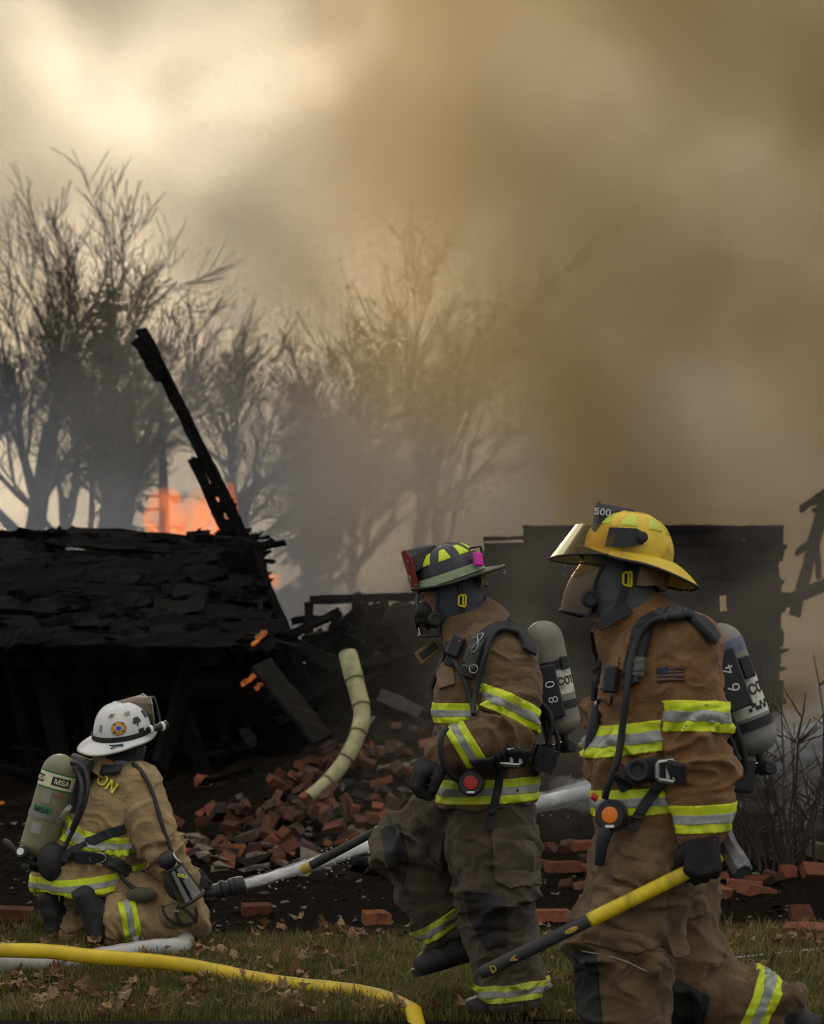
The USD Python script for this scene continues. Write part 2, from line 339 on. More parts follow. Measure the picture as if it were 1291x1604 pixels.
# leaning burnt post with its ladder of blocking
post = thing('burnt_post', 'tall charred double post leaning left above the burnt roof', 'post', P(385, 850, 18.6))
obj('stud', beam(P(222, 517, 18.6), P(388, 852, 18.6), .085, .095, .0, .008, 14, 1), char, post)
obj('stud', beam(P(303, 718, 18.62), P(360, 848, 18.62), .075, .075, .0, .008, 10, 2), char, post)
obj('board_stub', beam(P(214, 530, 18.55), P(252, 594, 18.55), .075, .085, .0, .010, 6, 3), char, post)
for k, (x, y) in enumerate(((336, 772), (349, 798), (362, 826))):
    obj('blocking', beam(P(x - 12, y - 2, 18.6), P(x + 16, y - 8, 18.6), .05, .10, 0, .008, 4, 10 + k), char, post)

# loose timbers of the fallen gable, each leaning on the heap
def timber(a_, b_, d0, d1, w, h, label, mat=char, seed=0, roll=.3, name='burnt_beam'):
    pa, pb = P(*a_, d0), P(*b_, d1)
    obj(name, beam(pa, pb, w, h, roll, .006, 10, seed), mat, label=label, cat='beam', loc=pb)
timber((437, 1004), (532, 958), 17.4, 17.2, .05, .06, 'thin charred beam pointing up right from the burnt corner', char, 1)
timber((440, 1000), (552, 1052), 17.5, 17.0, .09, .11, 'thick charred beam sloping down behind the bent pipe', char, 2)
timber((408, 1040), (505, 1158), 16.6, 15.9, .05, .16, 'wide grey charred plank propped against the burnt corner', char2, 3, 1.1, 'burnt_plank')
timber((396, 1004), (448, 986), 17.3, 17.2, .05, .06, 'short charred stick at the burnt corner with glowing end', char2, 4)
timber((530, 960), (520, 985), 17.2, 17.2, .05, .05, 'small charred stub hanging from the thin beam', char, 5)
timber((478, 1000), (520, 1030), 18.3, 18.2, .05, .12, 'faint charred board end in the smoke behind the pipe', char2, 6)
timber((600, 1090), (690, 1130), 17.4, 17.0, .06, .10, 'grey beam lying on the brick heap in the smoke', ash, 7)
timber((590, 1020), (700, 1060), 18.2, 18.0, .06, .10, 'dim board behind the black helmet firefighter in smoke', ash, 8)
fence = thing('burnt_railing', 'faint railing with posts standing in the smoke behind the heap', 'railing', P(560, 1000, 19.5))
obj('rail', beam(P(486, 940, 19.5), P(665, 934, 19.5), .05, .07, 0, .005, 8, 1), char2, fence)
obj('rail', beam(P(457, 972, 19.6), P(500, 968, 19.6), .05, .06, 0, .005, 5, 2), char2, fence)
for k, (x, y0, y1) in enumerate(((484, 945, 1010), (559, 930, 1030), (634, 938, 1040))):
    obj('post', beam(P(x, y0, 19.45), P(x, y1, 19.45), .075, .07, 0, .006, 6, 5 + k), char2, fence)
heap = thing('rubble_bank', 'black bank of burnt rubble behind the bent pipe', 'rubble', (0, 18.3, 0), kind='stuff')
pcs = []
for k in range(260):
    px = rnd.uniform(455, 760); yt = np.interp(px, [455, 500, 560, 640, 760], [1100, 985, 965, 985, 1010]); py = rnd.uniform(yt, 1240); d = rnd.uniform(17.6, 18.8) - .0015 * (py - yt)
    p = P(px, py, d); an = rnd.uniform(0, 6.3); L = rnd.uniform(.1, .45)
    pcs.append(beam(p, p + A([math.cos(an) * L, math.sin(an) * L * .4, rnd.uniform(-.25, .2)]), rnd.uniform(.05, .18), rnd.uniform(.04, .14), rnd.uniform(0, 3), .012, 4, 300 + k))
bm = trimesh.creation.icosphere(4, 1.)
bm.vertices = bm.vertices * A([1.15, .7, 1.45]) * (.75 + .5 * meshkit.fbm(bm.vertices * 2.2, 4, 4))[:, None] + A([-.05, 18.6, .1])
obj('mound', bm, char2, heap); obj('burnt_pieces', cat(pcs), char, heap, kind='stuff')

# ------------------------------------------------------------------ standing wall, right
wall = thing('burnt_wall', 'tall dark boarded wall left standing in smoke on the right', 'wall', P(950, 1280, 17))
wt = [(660, 905), (700, 880), (735, 862), (758, 849), (762, 846), (776, 846), (777, 838), (818, 836), (820, 826), (905, 822), (1036, 830), (1037, 826), (1095, 826), (1150, 828), (1224, 830)]
s17 = FPX / 17.0
for row in range(17):
    z0 = -.02 + row * .138
    pyt = HY - (z0 + .14 - CAMZ) * s17
    left = 668 if pyt > 880 else next((x for x, y in wt if y <= pyt + 4), 1224)
    cuts = [left] + sorted(rnd.uniform(700, 1180) for _ in range(2)) + [1224 + rnd.choice((0, 0, 2, 4, -3)) + rnd.uniform(-2, 3)]
    for a_, b_ in zip(cuts[:-1], cuts[1:]):
        if b_ - a_ < 14: continue
        pa, pb = P(a_, HY, 17.0), P(b_, HY, 17.0); pa[2] = pb[2] = z0 + .07 + min(0., 0); y = rnd.uniform(-.012, .012)
        hgt = .145
        obj('wall_board', beam(pa + A([.002, y - .012, 0]), pb + A([-.002, y - .012, 0]), .022, hgt, .05, .0025, 8, 500 + row * 7 + int(a_)), rnd.choice((char2, char2, char2, char)), wall)
for k in range(9):
    p = P(670 + 68 * k, HY, 17.12); z1 = 2.25 if k > 2 else 1.6 + .2 * k
    obj('stud', beam((p[0], p[1], -.05), (p[0], p[1], z1), .05, .09, 0, .003, 4, 700 + k), char, wall)
for k in range(7):
    a_ = P(760 + 66 * k, 830 + (14 if k == 0 else 0), 16.98); obj('cap_board', beam(a_, a_ + A([.33, 0, rnd.uniform(-.012, .012)]), .05, .025, 0, .004, 5, 720 + k), char, wall)
for k in range(8):
    p = P(1225, rnd.uniform(850, 1150), 17.0); obj('splinter', beam(p - A([.05, 0, 0]), p + A([rnd.uniform(.01, .035), 0, rnd.uniform(-.02, .02)]), .02, rnd.uniform(.02, .05), 0, .005, 4, 740 + k), char, wall)

frame_ = thing('burnt_rafters', 'charred leaning roof rafters at the right edge in tan smoke', 'rafters', P(1290, 1000, 19.5))
for k, (a_, b_, w) in enumerate((((1296, 770), (1245, 965), .085), ((1255, 798), (1300, 768), .06), ((1247, 866), (1284, 842), .05), ((1279, 842), (1282, 905), .045), ((1222, 946), (1320, 905), .11), ((1275, 800), (1320, 790), .05), ((1322, 760), (1345, 980), .08))):
    obj('rafter', beam(P(*a_, 19.5 + .05 * k), P(*b_, 19.5 + .05 * k), w, w, .1, .006, 8, 760 + k), char2, frame_)

# ------------------------------------------------------------------ bricks
br_cols = [(.175, .058, .030), (.125, .046, .030), (.20, .068, .034), (.095, .042, .032), (.14, .085, .066)]
def brick_mat(name, c, soot):
    c = A(c)
    return usdkit.material(stage, f'/World/Looks/{name}', {'g': ('geometry', {}), 'o': ('object_info', {}), 'n': ('noise_texture', dict(scale=34., detail=6., roughness=.7)), 'r': ('rgb_ramp', dict(ramp=[(.25, tuple(c * .55)), (.6, tuple(c)), (.85, tuple(np.minimum(c * 1.5 + .03, 1)))])),
        'v': ('map_range', dict(from_min=0., from_max=1., to_min=.32, to_max=1.0)), 'm': ('vector_math', dict(math_type='scale')), 's': ('noise_texture', dict(scale=9., detail=6., roughness=.7)), 'sr': ('map_range', dict(from_min=soot, from_max=soot + .16, to_min=0., to_max=.93)), 'mx': ('mix_color', dict(b=(.016, .013, .011))),
        'bp': ('bump', dict(strength=.8, distance=.006)), 'p': ('principled_bsdf', dict(roughness=.92, specular_ior_level=.2))},
        [('g.position', 'n.vector'), ('g.position', 's.vector'), ('n.fac', 'r.fac'), ('o.random', 'v.value'), ('r.color', 'm.vector1'), ('v.result', 'm.scale'), ('s.fac', 'sr.value'), ('sr.result', 'mx.fac'), ('m.vector', 'mx.a'), ('mx.result', 'p.base_color'), ('n.fac', 'bp.height'), ('bp.normal', 'p.normal')], surface='p.BSDF')
br_mats = [brick_mat(f'brick_clay_{"abcde"[k]}', c, (.50, .44, .52, .40, .46)[k]) for k, c in enumerate(br_cols)]
def brick_mesh(g, full=.5):
    L = .20 if g.random() < full else g.uniform(.07, .15)
    s = A([L, .095, .062]) / 2
    pts = A([[i, j, k] for i in (-1, 1) for j in (-1, 1) for k in (-1, 1)], float)
    v = []
    for q in pts:
        for ax in range(3):
            e = np.ones(3); e[ax] = 1; cut = g.uniform(.003, .008) if g.random() < .8 else g.uniform(.012, .035)
            w = q * s; w[ax] -= q[ax] * cut; v.append(w)
    v = A(v)
    if L < .19: v[v[:, 0] > 0, 0] += g.normal(0, .018, (v[:, 0] > 0).sum())
    return trimesh.convex.convex_hull(v)
bg = np.random.default_rng(77)
def brick(p, yaw, pitch=0., roll=0., full=.5, label=None, group=None, mat=None, scale=1.):
    m = brick_mesh(bg, full); m.apply_scale(scale); m.apply_transform(eul(roll, pitch, yaw)); m.apply_translation(p)
    obj('brick', m, mat or br_mats[int(bg.integers(0, 5))], label=label, cat='brick', group=group, loc=p)
hand_mats = [brick_mat('brick_clay_fresh', (.25, .085, .042), .54), brick_mat('brick_clay_bright', (.28, .10, .05), .57)]
hand = [  # px, py of the centre, yaw, pitch, roll, whole?, label
    (1189, 1385, .15, 0, 1.45, 1, 'whole red brick on its side, at the back of the pile right of the hammer'),
    (1166, 1392, -.2, .08, 0, 1, 'flat red brick with pale mortar in front of the whole one'),
    (1186, 1408, .5, .22, .1, 1, 'thin slanted brick lowest of the pile right of the hammer'),
    (1232, 1374, .1, 0, 1.5, 0, 'blackened half brick right of the pile by the hammer'),
    (1275, 1377, .3, .1, .8, 0, 'dark red broken brick near the timber at the right edge'),
    (1253, 1436, .1, 0, 1.2, 0, 'upright brick half standing alone in front of the right pile'),
    (1282, 1466, .4, .1, .3, 1, 'brick at the right edge close to the grass'),
    (1252, 1464, -.3, 0, .2, 0, 'dull brick piece beside the brick at the right edge'),
    (1124, 1411, .9, .1, .3, 0, 'small brick chunk between hammer hand and right pile'),
    (906, 1362, -.6, .05, .1, 1, 'bright tilted whole brick just left of the yellow helmet firefighter'),
    (882, 1371, .35, 0, 0, 1, 'brick lying against the bright tilted one'),
    (920, 1342, .2, 0, .1, 1, 'brick on top at the back of the small stack between the two walking firefighters'),
    (860, 1358, -.1, .12, 0, 1, 'flat brick close behind the black helmet firefighter'),
    (935, 1350, 1.2, .3, .2, 0, 'brick half touching the brown trousers of the yellow helmet firefighter'),
    (872, 1340, .5, .1, 0, 0, 'thin brick shard at the back of the small stack'),
    (860, 1441, .05, 0, 0, 1, 'long red brick lying at the grass edge between the two walkers'),
    (586, 1444, .25, 0, .1, 0, 'single brick lying at the grass edge below the tool handle'),
    (536, 1362, -.35, .2, .0, 1, 'long brick sloping under the water jet'),
    (415, 1315, -.4, .22, .2, 1, 'bright orange brick lying across the middle of the scattered bricks'),
    (367, 1341, .1, 0, 1.3, 0, 'square brick half above the nozzle'),
    (402, 1341, .3, 0, .3, 0, 'brick half right of the square one above the nozzle'),
    (312, 1344, .4, .15, .1, 1, 'orange brick right beside the red handle of the nozzle'),
    (325, 1279, .5, .2, .8, 1, 'brick standing up at the left end of the brick scatter'),
    (400, 1430, .2, 0, .1, 0, 'brick fragment on the black soil near the nozzle tip'),
    (20, 1443, .05, .05, .1, 1, 'brick lying left of the kneeling firefighter')]
for px, py, ya, pi_, ro, full, lab in hand:
    p = G(px, py); p[2] = H(p[0], p[1]) + .035 + .02 * abs(math.sin(ro))
    p = P(px, py, p[1]); p[2] = max(p[2], H(p[0], p[1]) + .025)
    brick(p, ya, pi_, ro, full, lab, mat=hand_mats[int(bg.integers(0, 2))])
def heap_label(px, py):
    where = ('at the left end of the heap by the kneeling firefighter' if px < 350 else 'in the lower slope of the heap above the water jet' if py > 1300 and px < 560 else 'under the lower mouth of the bent pipe' if px < 520 and py > 1230 else 'high on the heap left of the bent pipe' if px < 520 else 'on the heap right behind the bent pipe' if px < 600 and py < 1250 else 'in the heap behind the raised knee' if py > 1250 else 'at the smoky top of the heap left of the belt')
    return 'sooty red brick ' + where
n = 0
while n < 190:
    px = bg.normal(480, 115); py = bg.uniform(1165, 1400)
    lo = np.interp(px, [270, 360, 470, 560, 650, 700], [1285, 1255, 1195, 1160, 1150, 1170]); hi = np.interp(px, [270, 400, 520, 640, 720], [1350, 1360, 1345, 1335, 1330])
    if not (272 < px < 715 and lo < py < hi): continue
    if bg.random() < .55 * (py > hi - 60) : continue
    d = float(np.interp(py, [1150, 1220, 1290, 1400], [16.6, 15.6, 14.3, 12.0])) + bg.uniform(-.2, .2)
    p = P(px, py, d); h = H(p[0], p[1])
    if p[2] < h + .02 or p[2] > h + .22: p[2] = h + bg.uniform(.02, .12)
    brick(p, bg.uniform(0, 6.3), bg.normal(0, .5), bg.normal(0, .6), .22, heap_label(px, py), 'bricks of the heap around the bent pipe', scale=.86); n += 1
n = 0
for _ in range(60):
    px, py = bg.uniform(820, 1320), bg.uniform(1325, 1400); p = G(px, py); p[2] = H(p[0], p[1]) + .02
    if bg.random() < .5: brick(p, bg.uniform(0, 6.3), bg.normal(0, .3), bg.normal(0, .4), .15, 'small brick rubble on the black soil behind the walkers', 'brick rubble behind the walking firefighters', scale=.75)
hp_ = thing('heap_debris', 'charred chunks and mortar lumps mixed into the brick heap', 'rubble', (-.4, 15, 0), kind='stuff'); lump, lump2 = [], []
for k in range(420):
    px = bg.normal(500, 125); py = bg.uniform(1150, 1400)
    if not (265 < px < 740 and np.interp(px, [270, 360, 470, 560, 650, 720], [1270, 1245, 1190, 1155, 1140, 1160]) < py < 1385): continue
    d = float(np.interp(py, [1150, 1220, 1290, 1400], [16.6, 15.6, 14.3, 12.0])) + bg.uniform(-.25, .25); p = P(px, py, d); p[2] = H(p[0], p[1]) + bg.uniform(0, .09)
    m = trimesh.convex.convex_hull(bg.normal(0, 1, (10, 3)) * A([.05, .04, .026]) * bg.uniform(.4, 1.3)); m.apply_translation(p); (lump if k % 3 else lump2).append(m)
obj('charred_lumps', cat(lump), char2, hp_, kind='stuff'); obj('mortar_lumps', cat(lump2), M('mortar', (.12, .095, .075), .9, .5, 20., .6, 80., .004, dirt=.5), hp_, kind='stuff')
chips = []
for k in range(900):
    px, py = bg.uniform(-40, 1330), bg.uniform(1290, 1470); p = G(px, py); p[2] = H(p[0], p[1]) + .004
    m = trimesh.convex.convex_hull(bg.normal(0, 1, (7, 3)) * A([.014, .014, .008]) * bg.uniform(.3, 1.2)); m.apply_translation(p); chips.append(m)
obj('ash_chips', cat(chips[:300]), M('pale_ash', (.11, .085, .062), .9, .7, 30.), kind='stuff', label='pale ash and mortar crumbs strewn over the black soil', cat='rubble')
obj('char_chips', cat(chips[300:]), char2, kind='stuff', label='charred wood crumbs strewn over the black soil', cat='rubble')
lg = P(1250, 1312, 14.0)
obj('timber', beam(G(1240, 1316, .06), G(1330, 1350, .06), .11, .09, .2, .004, 8, 9), M('weathered_timber', (.19, .15, .11), .85, .4, 20., .5, 60., .004, dirt=.5), label='pale squared timber lying on the soil at the right edge', cat='timber', loc=G(1290, 1335))
cl = [G(x, y, .012) for x, y in ((800, 1534), (860, 1527), (960, 1518), (1060, 1508), (1140, 1501), (1220, 1496), (1291, 1490), (1350, 1487))]
cl = spline(cl, 60)
for q_ in cl: q_[2] = H(q_[0], q_[1]) + .02
obj('thin_cable', tube(cl, .006, 6), M('grey_cable', (.35, .36, .38), .5, .1), label='thin pale cable lying across the grass behind the walkers', cat='cable')

# ------------------------------------------------------------------ bent pipe
pp = [(545, 1024), (553, 1056), (562, 1090), (567, 1118), (562, 1146), (548, 1178), (524, 1212), (502, 1234), (481, 1251)]
pd = np.linspace(15.9, 15.2, len(pp)); pc = spline([P(x, y, d) for (x, y), d in zip(pp, pd)], 61)
pipe = thing('bent_pipe', 'pale yellow green jointed pipe bent upright on the brick heap', 'pipe', pc[-1])
pm = M('pipe_paint', (.33, .315, .155), .6, .35, 7., .4, 50., .004, dirt=.7, dirtcol=(.10, .085, .04), dscale=8.)
for k in range(6):
    seg = pc[k * 10:k * 10 + 11]; r0 = .072 - .004 * k
    obj('pipe_segment', tube(np.vstack([seg, seg[-1] + (seg[-1] - seg[-2]) * .25]), np.r_[r0 * .97, np.full(9, r0), r0 * 1.0, r0 * .99], 20, False), pm, pipe, True)
    if k < 5: obj('joint_ring', tube(seg[-1] + (seg[-1] - seg[-2]) * A([-.35, 0, .35])[:, None], [r0 * 1.03, r0 * 1.055, r0 * 1.03], 20), M('pipe_joint', (.16, .145, .06), .7, .2), pipe, True)
obj('pipe_lining', tube(pc[[-1, -2, -6]], [.045, .045, .04], 16), char, pipe, True)

# ------------------------------------------------------------------ shrub
def shrub(px, py, d, n, hpx, label, seed, spread=.35):
    g = np.random.default_rng(seed); b = P(px, py, d); b[2] = H(b[0], b[1]); t = thing('bare_shrub', label, 'shrub', b)
    for k in range(n):
        a = g.uniform(-1, 1); L = hpx * d / FPX * g.uniform(.5, 1.05); q = b + A([a * spread, g.uniform(-.2, .2), 0]); dr = A([a * .35 + g.normal(0, .15), g.normal(0, .2), 1.])
        pts = [q]; 
        for s in range(7):
            dr = dr + A([g.normal(.02, .11), g.normal(0, .08), -.03]); dr /= np.linalg.norm(dr); q = q + dr * L / 7; pts.append(q)
        ms = [tube(pts, np.linspace(.011, .003, 8) * g.uniform(.6, 1.2), 5, False)]
        for c in range(int(g.integers(4, 10))):
            i_ = int(g.integers(2, 7)); e = A([g.normal(0, .8), g.normal(0, .5), .7]); e /= np.linalg.norm(e); l = L * g.uniform(.12, .32)
            ms.append(tube([pts[i_], pts[i_] + e * l * .5, pts[i_] + e * l + A([0, 0, .06 * l])], [.005, .004, .0018], 4, False))
        obj('stem', cat(ms), M('shrub_bark', (.03, .02, .013), .85, .3, 30.), t, True)
shrub(1262, 1308, 13.2, 30, 330, 'tall bare shrub with arching stems at the right edge', 5, .30)
shrub(1205, 1300, 13.2, 16, 130, 'low bare shrub behind the air cylinder of the yellow helmet firefighter', 6, .2)

# ------------------------------------------------------------------ hoses
def hose(name, pts, r, z, mat, label, loops=None):
    p = spline([G(q_[0], q_[1], z + (q_[2] if len(q_) > 2 else 0)) for q_ in pts], 160); lift = np.clip(p[:, 2] - z, 0, 1)
    for q_, l_ in zip(p, lift): q_[2] = l_ + (H(q_[0], q_[1]) if q_[1] > 7.76 else -.1 * min(1, (7.76 - q_[1]) * 6)) + z
    th = tube(p, r * (1 + .02 * np.sin(np.arange(160) * .7)), 18)
    obj(name, th, mat, smooth=True, label=label, cat='hose', loc=p[80]); return p
ymat = M('yellow_hose', (.62, .44, .015), .6, .2, 18., .6, 260., .002, dirt=.5, dirtcol=(.25, .17, .02), dscale=9.)
wmat = M('white_hose', (.42, .41, .40), .7, .18, 10., .4, 220., .002, dirt=.45, dirtcol=(.16, .14, .12), dscale=10.)
hose('yellow_hose', [(-90, 1488, .085), (-40, 1488, .085), (0, 1490, .085), (80, 1491, .088), (160, 1497, .088), (240, 1506, .06), (330, 1521, .015), (430, 1537), (520, 1549), (585, 1561), (630, 1578), (662, 1600), (690, 1635)], .031, .031, ymat, 'bright yellow charged fire hose running along the grass')
hose('white_hose', [(-60, 1514), (0, 1513), (70, 1511), (140, 1505), (200, 1496), (245, 1490), (274, 1486), (288, 1478), (278, 1466), (255, 1463), (230, 1468), (205, 1472)], .042, .042, wmat, 'dirty white fire hose curling under the kneeling firefighter')

# ------------------------------------------------------------------ grass and leaves
def instancer(name, protos, mats, pos, idx, ang, scl, label, cat_, tilt=None):
    p = path_for(name, '/World'); pi = UsdGeom.PointInstancer.Define(stage, p); tag(pi.GetPrim(), label, cat_, kind='stuff')
    tg = []
    for k, (m, mt) in enumerate(zip(protos, mats)):
        _loc[p] = None; tg.append(Sdf.Path(obj('blade_clump' if 'grass' in name else 'leaf', m, mt, p)))
    pi.CreatePrototypesRel().SetTargets(tg); pi.CreateProtoIndicesAttr(Vt.IntArray.FromNumpy(idx.astype(np.int32)))
    pi.CreatePositionsAttr(Vt.Vec3fArray.FromNumpy(pos.astype(np.float32)))
    q = []
    for k, a in enumerate(ang):
        m_ = rotz(a) if tilt is None else eul(tilt[k, 0], tilt[k, 1], a)
        w = TM.quaternion_from_matrix(m_); q.append(Gf.Quath(*[float(c) for c in w]))
    pi.CreateOrientationsAttr(Vt.QuathArray(q)); pi.CreateScalesAttr(Vt.Vec3fArray.FromNumpy(np.repeat(scl[:, None], 3, 1).astype(np.float32)))
gg = np.random.default_rng(5)
def clump(nb, hmax, wid):
    V, F = [], []
    for k in range(nb):
        b = A([*gg.normal(0, .035, 2), 0]); a = gg.uniform(0, 6.28); h = hmax * gg.uniform(.35, 1.); ln = gg.uniform(.1, .9) * h; w = wid * gg.uniform(.6, 1.2)
        dx = A([math.cos(a), math.sin(a), 0]); sd = A([-dx[1], dx[0], 0]) * w
        m1 = b + dx * ln * .35 + A([0, 0, h * .6]); tp = b + dx * ln + A([0, 0, h * gg.uniform(.75, 1)])
        n0 = len(V); V += [b - sd, b + sd, m1 + sd * .7, m1 - sd * .7, tp]; F += [[n0, n0 + 1, n0 + 2], [n0, n0 + 2, n0 + 3], [n0 + 3, n0 + 2, n0 + 4]]
    return trimesh.Trimesh(A(V), A(F), process=False)
def leafmat(name, cols):
    return usdkit.material(stage, f'/World/Looks/{name}', {'o': ('object_info', {}), 'r': ('rgb_ramp', dict(ramp=cols)), 'd': ('principled_bsdf', dict(roughness=.7, specular_ior_level=.3)), 't': ('translucent_bsdf', {}), 'm': ('mix_closure', dict(fac=.25))},
        [('o.random', 'r.fac'), ('r.color', 'd.base_color'), ('r.color', 't.color'), ('d.BSDF', 'm.closure1'), ('t.BSDF', 'm.closure2')], surface='m.closure')
gm = leafmat('grass_blade', [(0, (.075, .10, .016)), (.4, (.14, .145, .03)), (.7, (.22, .185, .055)), (1, (.34, .25, .11))])
protos = [clump(30, .045, .0020) for _ in range(6)] + [clump(18, .085, .0022) for _ in range(3)]
N = 19000
gxp, gyp = gg.uniform(-2.6, 2.6, N), 7.78 + 3.1 * gg.random(N) ** 1.15
pn = meshkit.fbm(np.stack([gxp, gyp, 0 * gxp], 1) * 2.3, 3, 12)
edge = 10.3 + 1.1 * (meshkit.noise(np.stack([gxp * 1.7, 0 * gxp, 0 * gxp], 1), 4) - .5)
keep = (gyp < edge) & (gg.random(N) < np.clip((pn - .38) * 5, .10, 1)) & (gg.random(N) < np.clip((edge - gyp) * 1.3 + .15, 0, 1))
gpos = np.stack([gxp, gyp, H(gxp, gyp)], 1)[keep]
instancer('lawn_grass', protos, [gm] * 9, gpos, gg.integers(0, 9, len(gpos)), gg.uniform(0, 6.28, len(gpos)), gg.uniform(.6, 1.25, len(gpos)), 'short patchy autumn grass along the bottom of the view', 'grass')
def leaf_mesh(w=.05, seed=0):
    g = np.random.default_rng(seed); th = np.linspace(0, 2 * np.pi, 15)[:-1]
    r = w * (.65 + .35 * np.abs(np.cos(th * 2.5))) * g.uniform(.8, 1.15, 14); x, y = r * np.cos(th) * 1.25, r * np.sin(th)
    z = .35 * (x ** 2 - .5 * y ** 2) / w * g.uniform(-1, 1.6) + g.normal(0, .12 * w, 14)
    v = np.vstack([np.stack([x, y, z], 1), [[0, 0, .1 * w]]]); k = np.arange(14)
    return trimesh.Trimesh(v, np.stack([np.full(14, 14), k, (k + 1) % 14], 1), process=False)
lm = leafmat('dry_leaf', [(0, (.12, .06, .028)), (.35, (.22, .12, .058)), (.7, (.33, .20, .10)), (1, (.42, .30, .17))])
N = 3900
lx, ly = gg.uniform(-2.7, 2.7, N), 7.78 + 3.0 * gg.random(N) ** 1.1
pn = meshkit.fbm(np.stack([lx, ly, 0 * lx + 3], 1) * 2.6, 3, 15)
keep = (gg.random(N) < np.clip((pn - .44) * 5.0, .06, 1)) & (gg.random(N) < np.clip((10.9 - ly), .12, 1))
lp = np.stack([lx, ly, H(lx, ly) + gg.uniform(.02, .06, N)], 1)[keep]
instancer('leaf_litter', [leaf_mesh(.021 + .003 * k, k) for k in range(7)], [lm] * 7, lp, gg.integers(0, 7, len(lp)), gg.uniform(0, 6.28, len(lp)), gg.uniform(.35, .95, len(lp)), 'dry brown leaves scattered through the grass', 'leaves', gg.normal(0, .45, (len(lp), 2)))
for k, (px, py, w, lab) in enumerate(((308, 1489, .075, 'large curled brown leaf right of the white hose bend'), (345, 1487, .06, 'crumpled brown leaf beside the large curled one'), (520, 1500, .06, 'brown leaf in the grass below the water jet'), (22, 1532, .05, 'upright dark leaf under the white hose at the left'), (205, 1537, .055, 'curled leaf under the yellow hose crossing'),
        (578, 1548, .05, 'dark leaf lying on top of the yellow hose'), (470, 1532, .06, 'leaf leaning on the yellow hose'), (820, 1588, .06, 'pale leaf by the boot heel of the black helmet firefighter'), (1170, 1520, .06, 'brown leaf in the grass right of the brown trousers'), (1205, 1506, .07, 'large leaf near the reflective trouser band at the right'))):
    p = G(px, py, .03); m = leaf_mesh(w * .62, 50 + k); m.apply_transform(eul(rnd.uniform(-.5, .5), rnd.uniform(-.5, .5), rnd.uniform(0, 6))); m.apply_translation(p)
    obj('fallen_leaf', m, M('leaf_brown', (.22, .115, .055), .75, .35, 40.), smooth=True, label=lab, cat='leaf', loc=p)

# ------------------------------------------------------------------ people: tools
def iso(f, lo, hi, h, smooth_it=4):
    """Surface nets of f = 0 (f < 0 inside), the fine grid only evaluated near the surface."""
    lo, hi = A(lo, float), A(hi, float); B = 4
    n = (np.ceil((hi - lo) / h / B).astype(int) + 1) * B
    ax = [lo[k] + h * np.arange(n[k]) for k in range(3)]
    cax = [a.reshape(-1, B).mean(1) for a in ax]
    cg = np.stack(np.meshgrid(*cax, indexing='ij'), -1).reshape(-1, 3)
    cv = f(cg).reshape([len(c) for c in cax])
    v = np.repeat(np.repeat(np.repeat(np.where(cv > 0, 1., -1.), B, 0), B, 1), B, 2)
    near = np.abs(cv) < h * B * 1.6
    m = np.repeat(np.repeat(np.repeat(near, B, 0), B, 1), B, 2)
    I = np.argwhere(m)
    v[m] = f(lo + I * h)
    s = v < 0
    c = [s[a:s.shape[0] - 1 + a, b:s.shape[1] - 1 + b, d:s.shape[2] - 1 + d] for a in (0, 1) for b in (0, 1) for d in (0, 1)]
    tot = sum(x.astype(np.int8) for x in c); cells = np.argwhere((tot > 0) & (tot < 8))
    idx = np.full(np.array(s.shape) - 1, -1); idx[tuple(cells.T)] = np.arange(len(cells))
    acc, cnt = np.zeros((len(cells), 3)), np.zeros(len(cells))
    cor = [A([a, b, d]) for a in (0, 1) for b in (0, 1) for d in (0, 1)]
    for i in range(8):
        for j in range(i + 1, 8):
            if np.abs(cor[i] - cor[j]).sum() != 1: continue
            va, vb = v[tuple((cells + cor[i]).T)], v[tuple((cells + cor[j]).T)]; x = (va < 0) != (vb < 0)
            t = np.where(x, va / np.where(x, va - vb, 1), 0)
            acc += x[:, None] * (cor[i] + t[:, None] * (cor[j] - cor[i])); cnt += x
    V = lo + (cells + acc / cnt[:, None]) * h
    F = []
    for k in range(3):
        a, b = (k + 1) % 3, (k + 2) % 3
        sl = [slice(None)] * 3; sl2 = [slice(None)] * 3; sl[k] = slice(0, -1); sl2[k] = slice(1, None)
        x0, x1 = s[tuple(sl)], s[tuple(sl2)]; e = np.argwhere(x0 != x1)
        e = e[(e[:, a] > 0) & (e[:, b] > 0) & (e[:, a] < s.shape[a] - 1) & (e[:, b] < s.shape[b] - 1)]
        flip = x0[tuple(e.T)]
        def at(da, db):
            q = e.copy(); q[:, a] += da; q[:, b] += db; return idx[tuple(q.T)]
        q = np.stack([at(-1, -1), at(0, -1), at(0, 0), at(-1, 0)], 1)
        q[~flip] = q[~flip][:, ::-1]; F.append(q)
    q = np.vstack(F); q = q[(q >= 0).all(1)]
    m = trimesh.Trimesh(V, np.vstack([q[:, [0, 1, 2]], q[:, [0, 2, 3]]]), process=False)
    if smooth_it:
        from scipy.sparse import coo_matrix, diags
        e = m.edges_unique; N = len(V); a = coo_matrix((np.ones(2 * len(e)), (np.r_[e[:, 0], e[:, 1]], np.r_[e[:, 1], e[:, 0]])), (N, N)).tocsr(); dg = np.maximum(np.asarray(a.sum(1)).ravel(), 1)
        x = V.copy()
        for _ in range(smooth_it):
            x = x + .5 * (a @ x / dg[:, None] - x); x = x - .51 * (a @ x / dg[:, None] - x)
        d = x - V; l = np.linalg.norm(d, axis=1, keepdims=True); m.vertices = V + d * np.minimum(1, h * .9 / np.maximum(l, 1e-9))
    return m

def smin(a, b, k):
    h = np.clip(.5 + .5 * (b - a) / k, 0, 1)
    return b * (1 - h) + a * h - k * h * (1 - h)

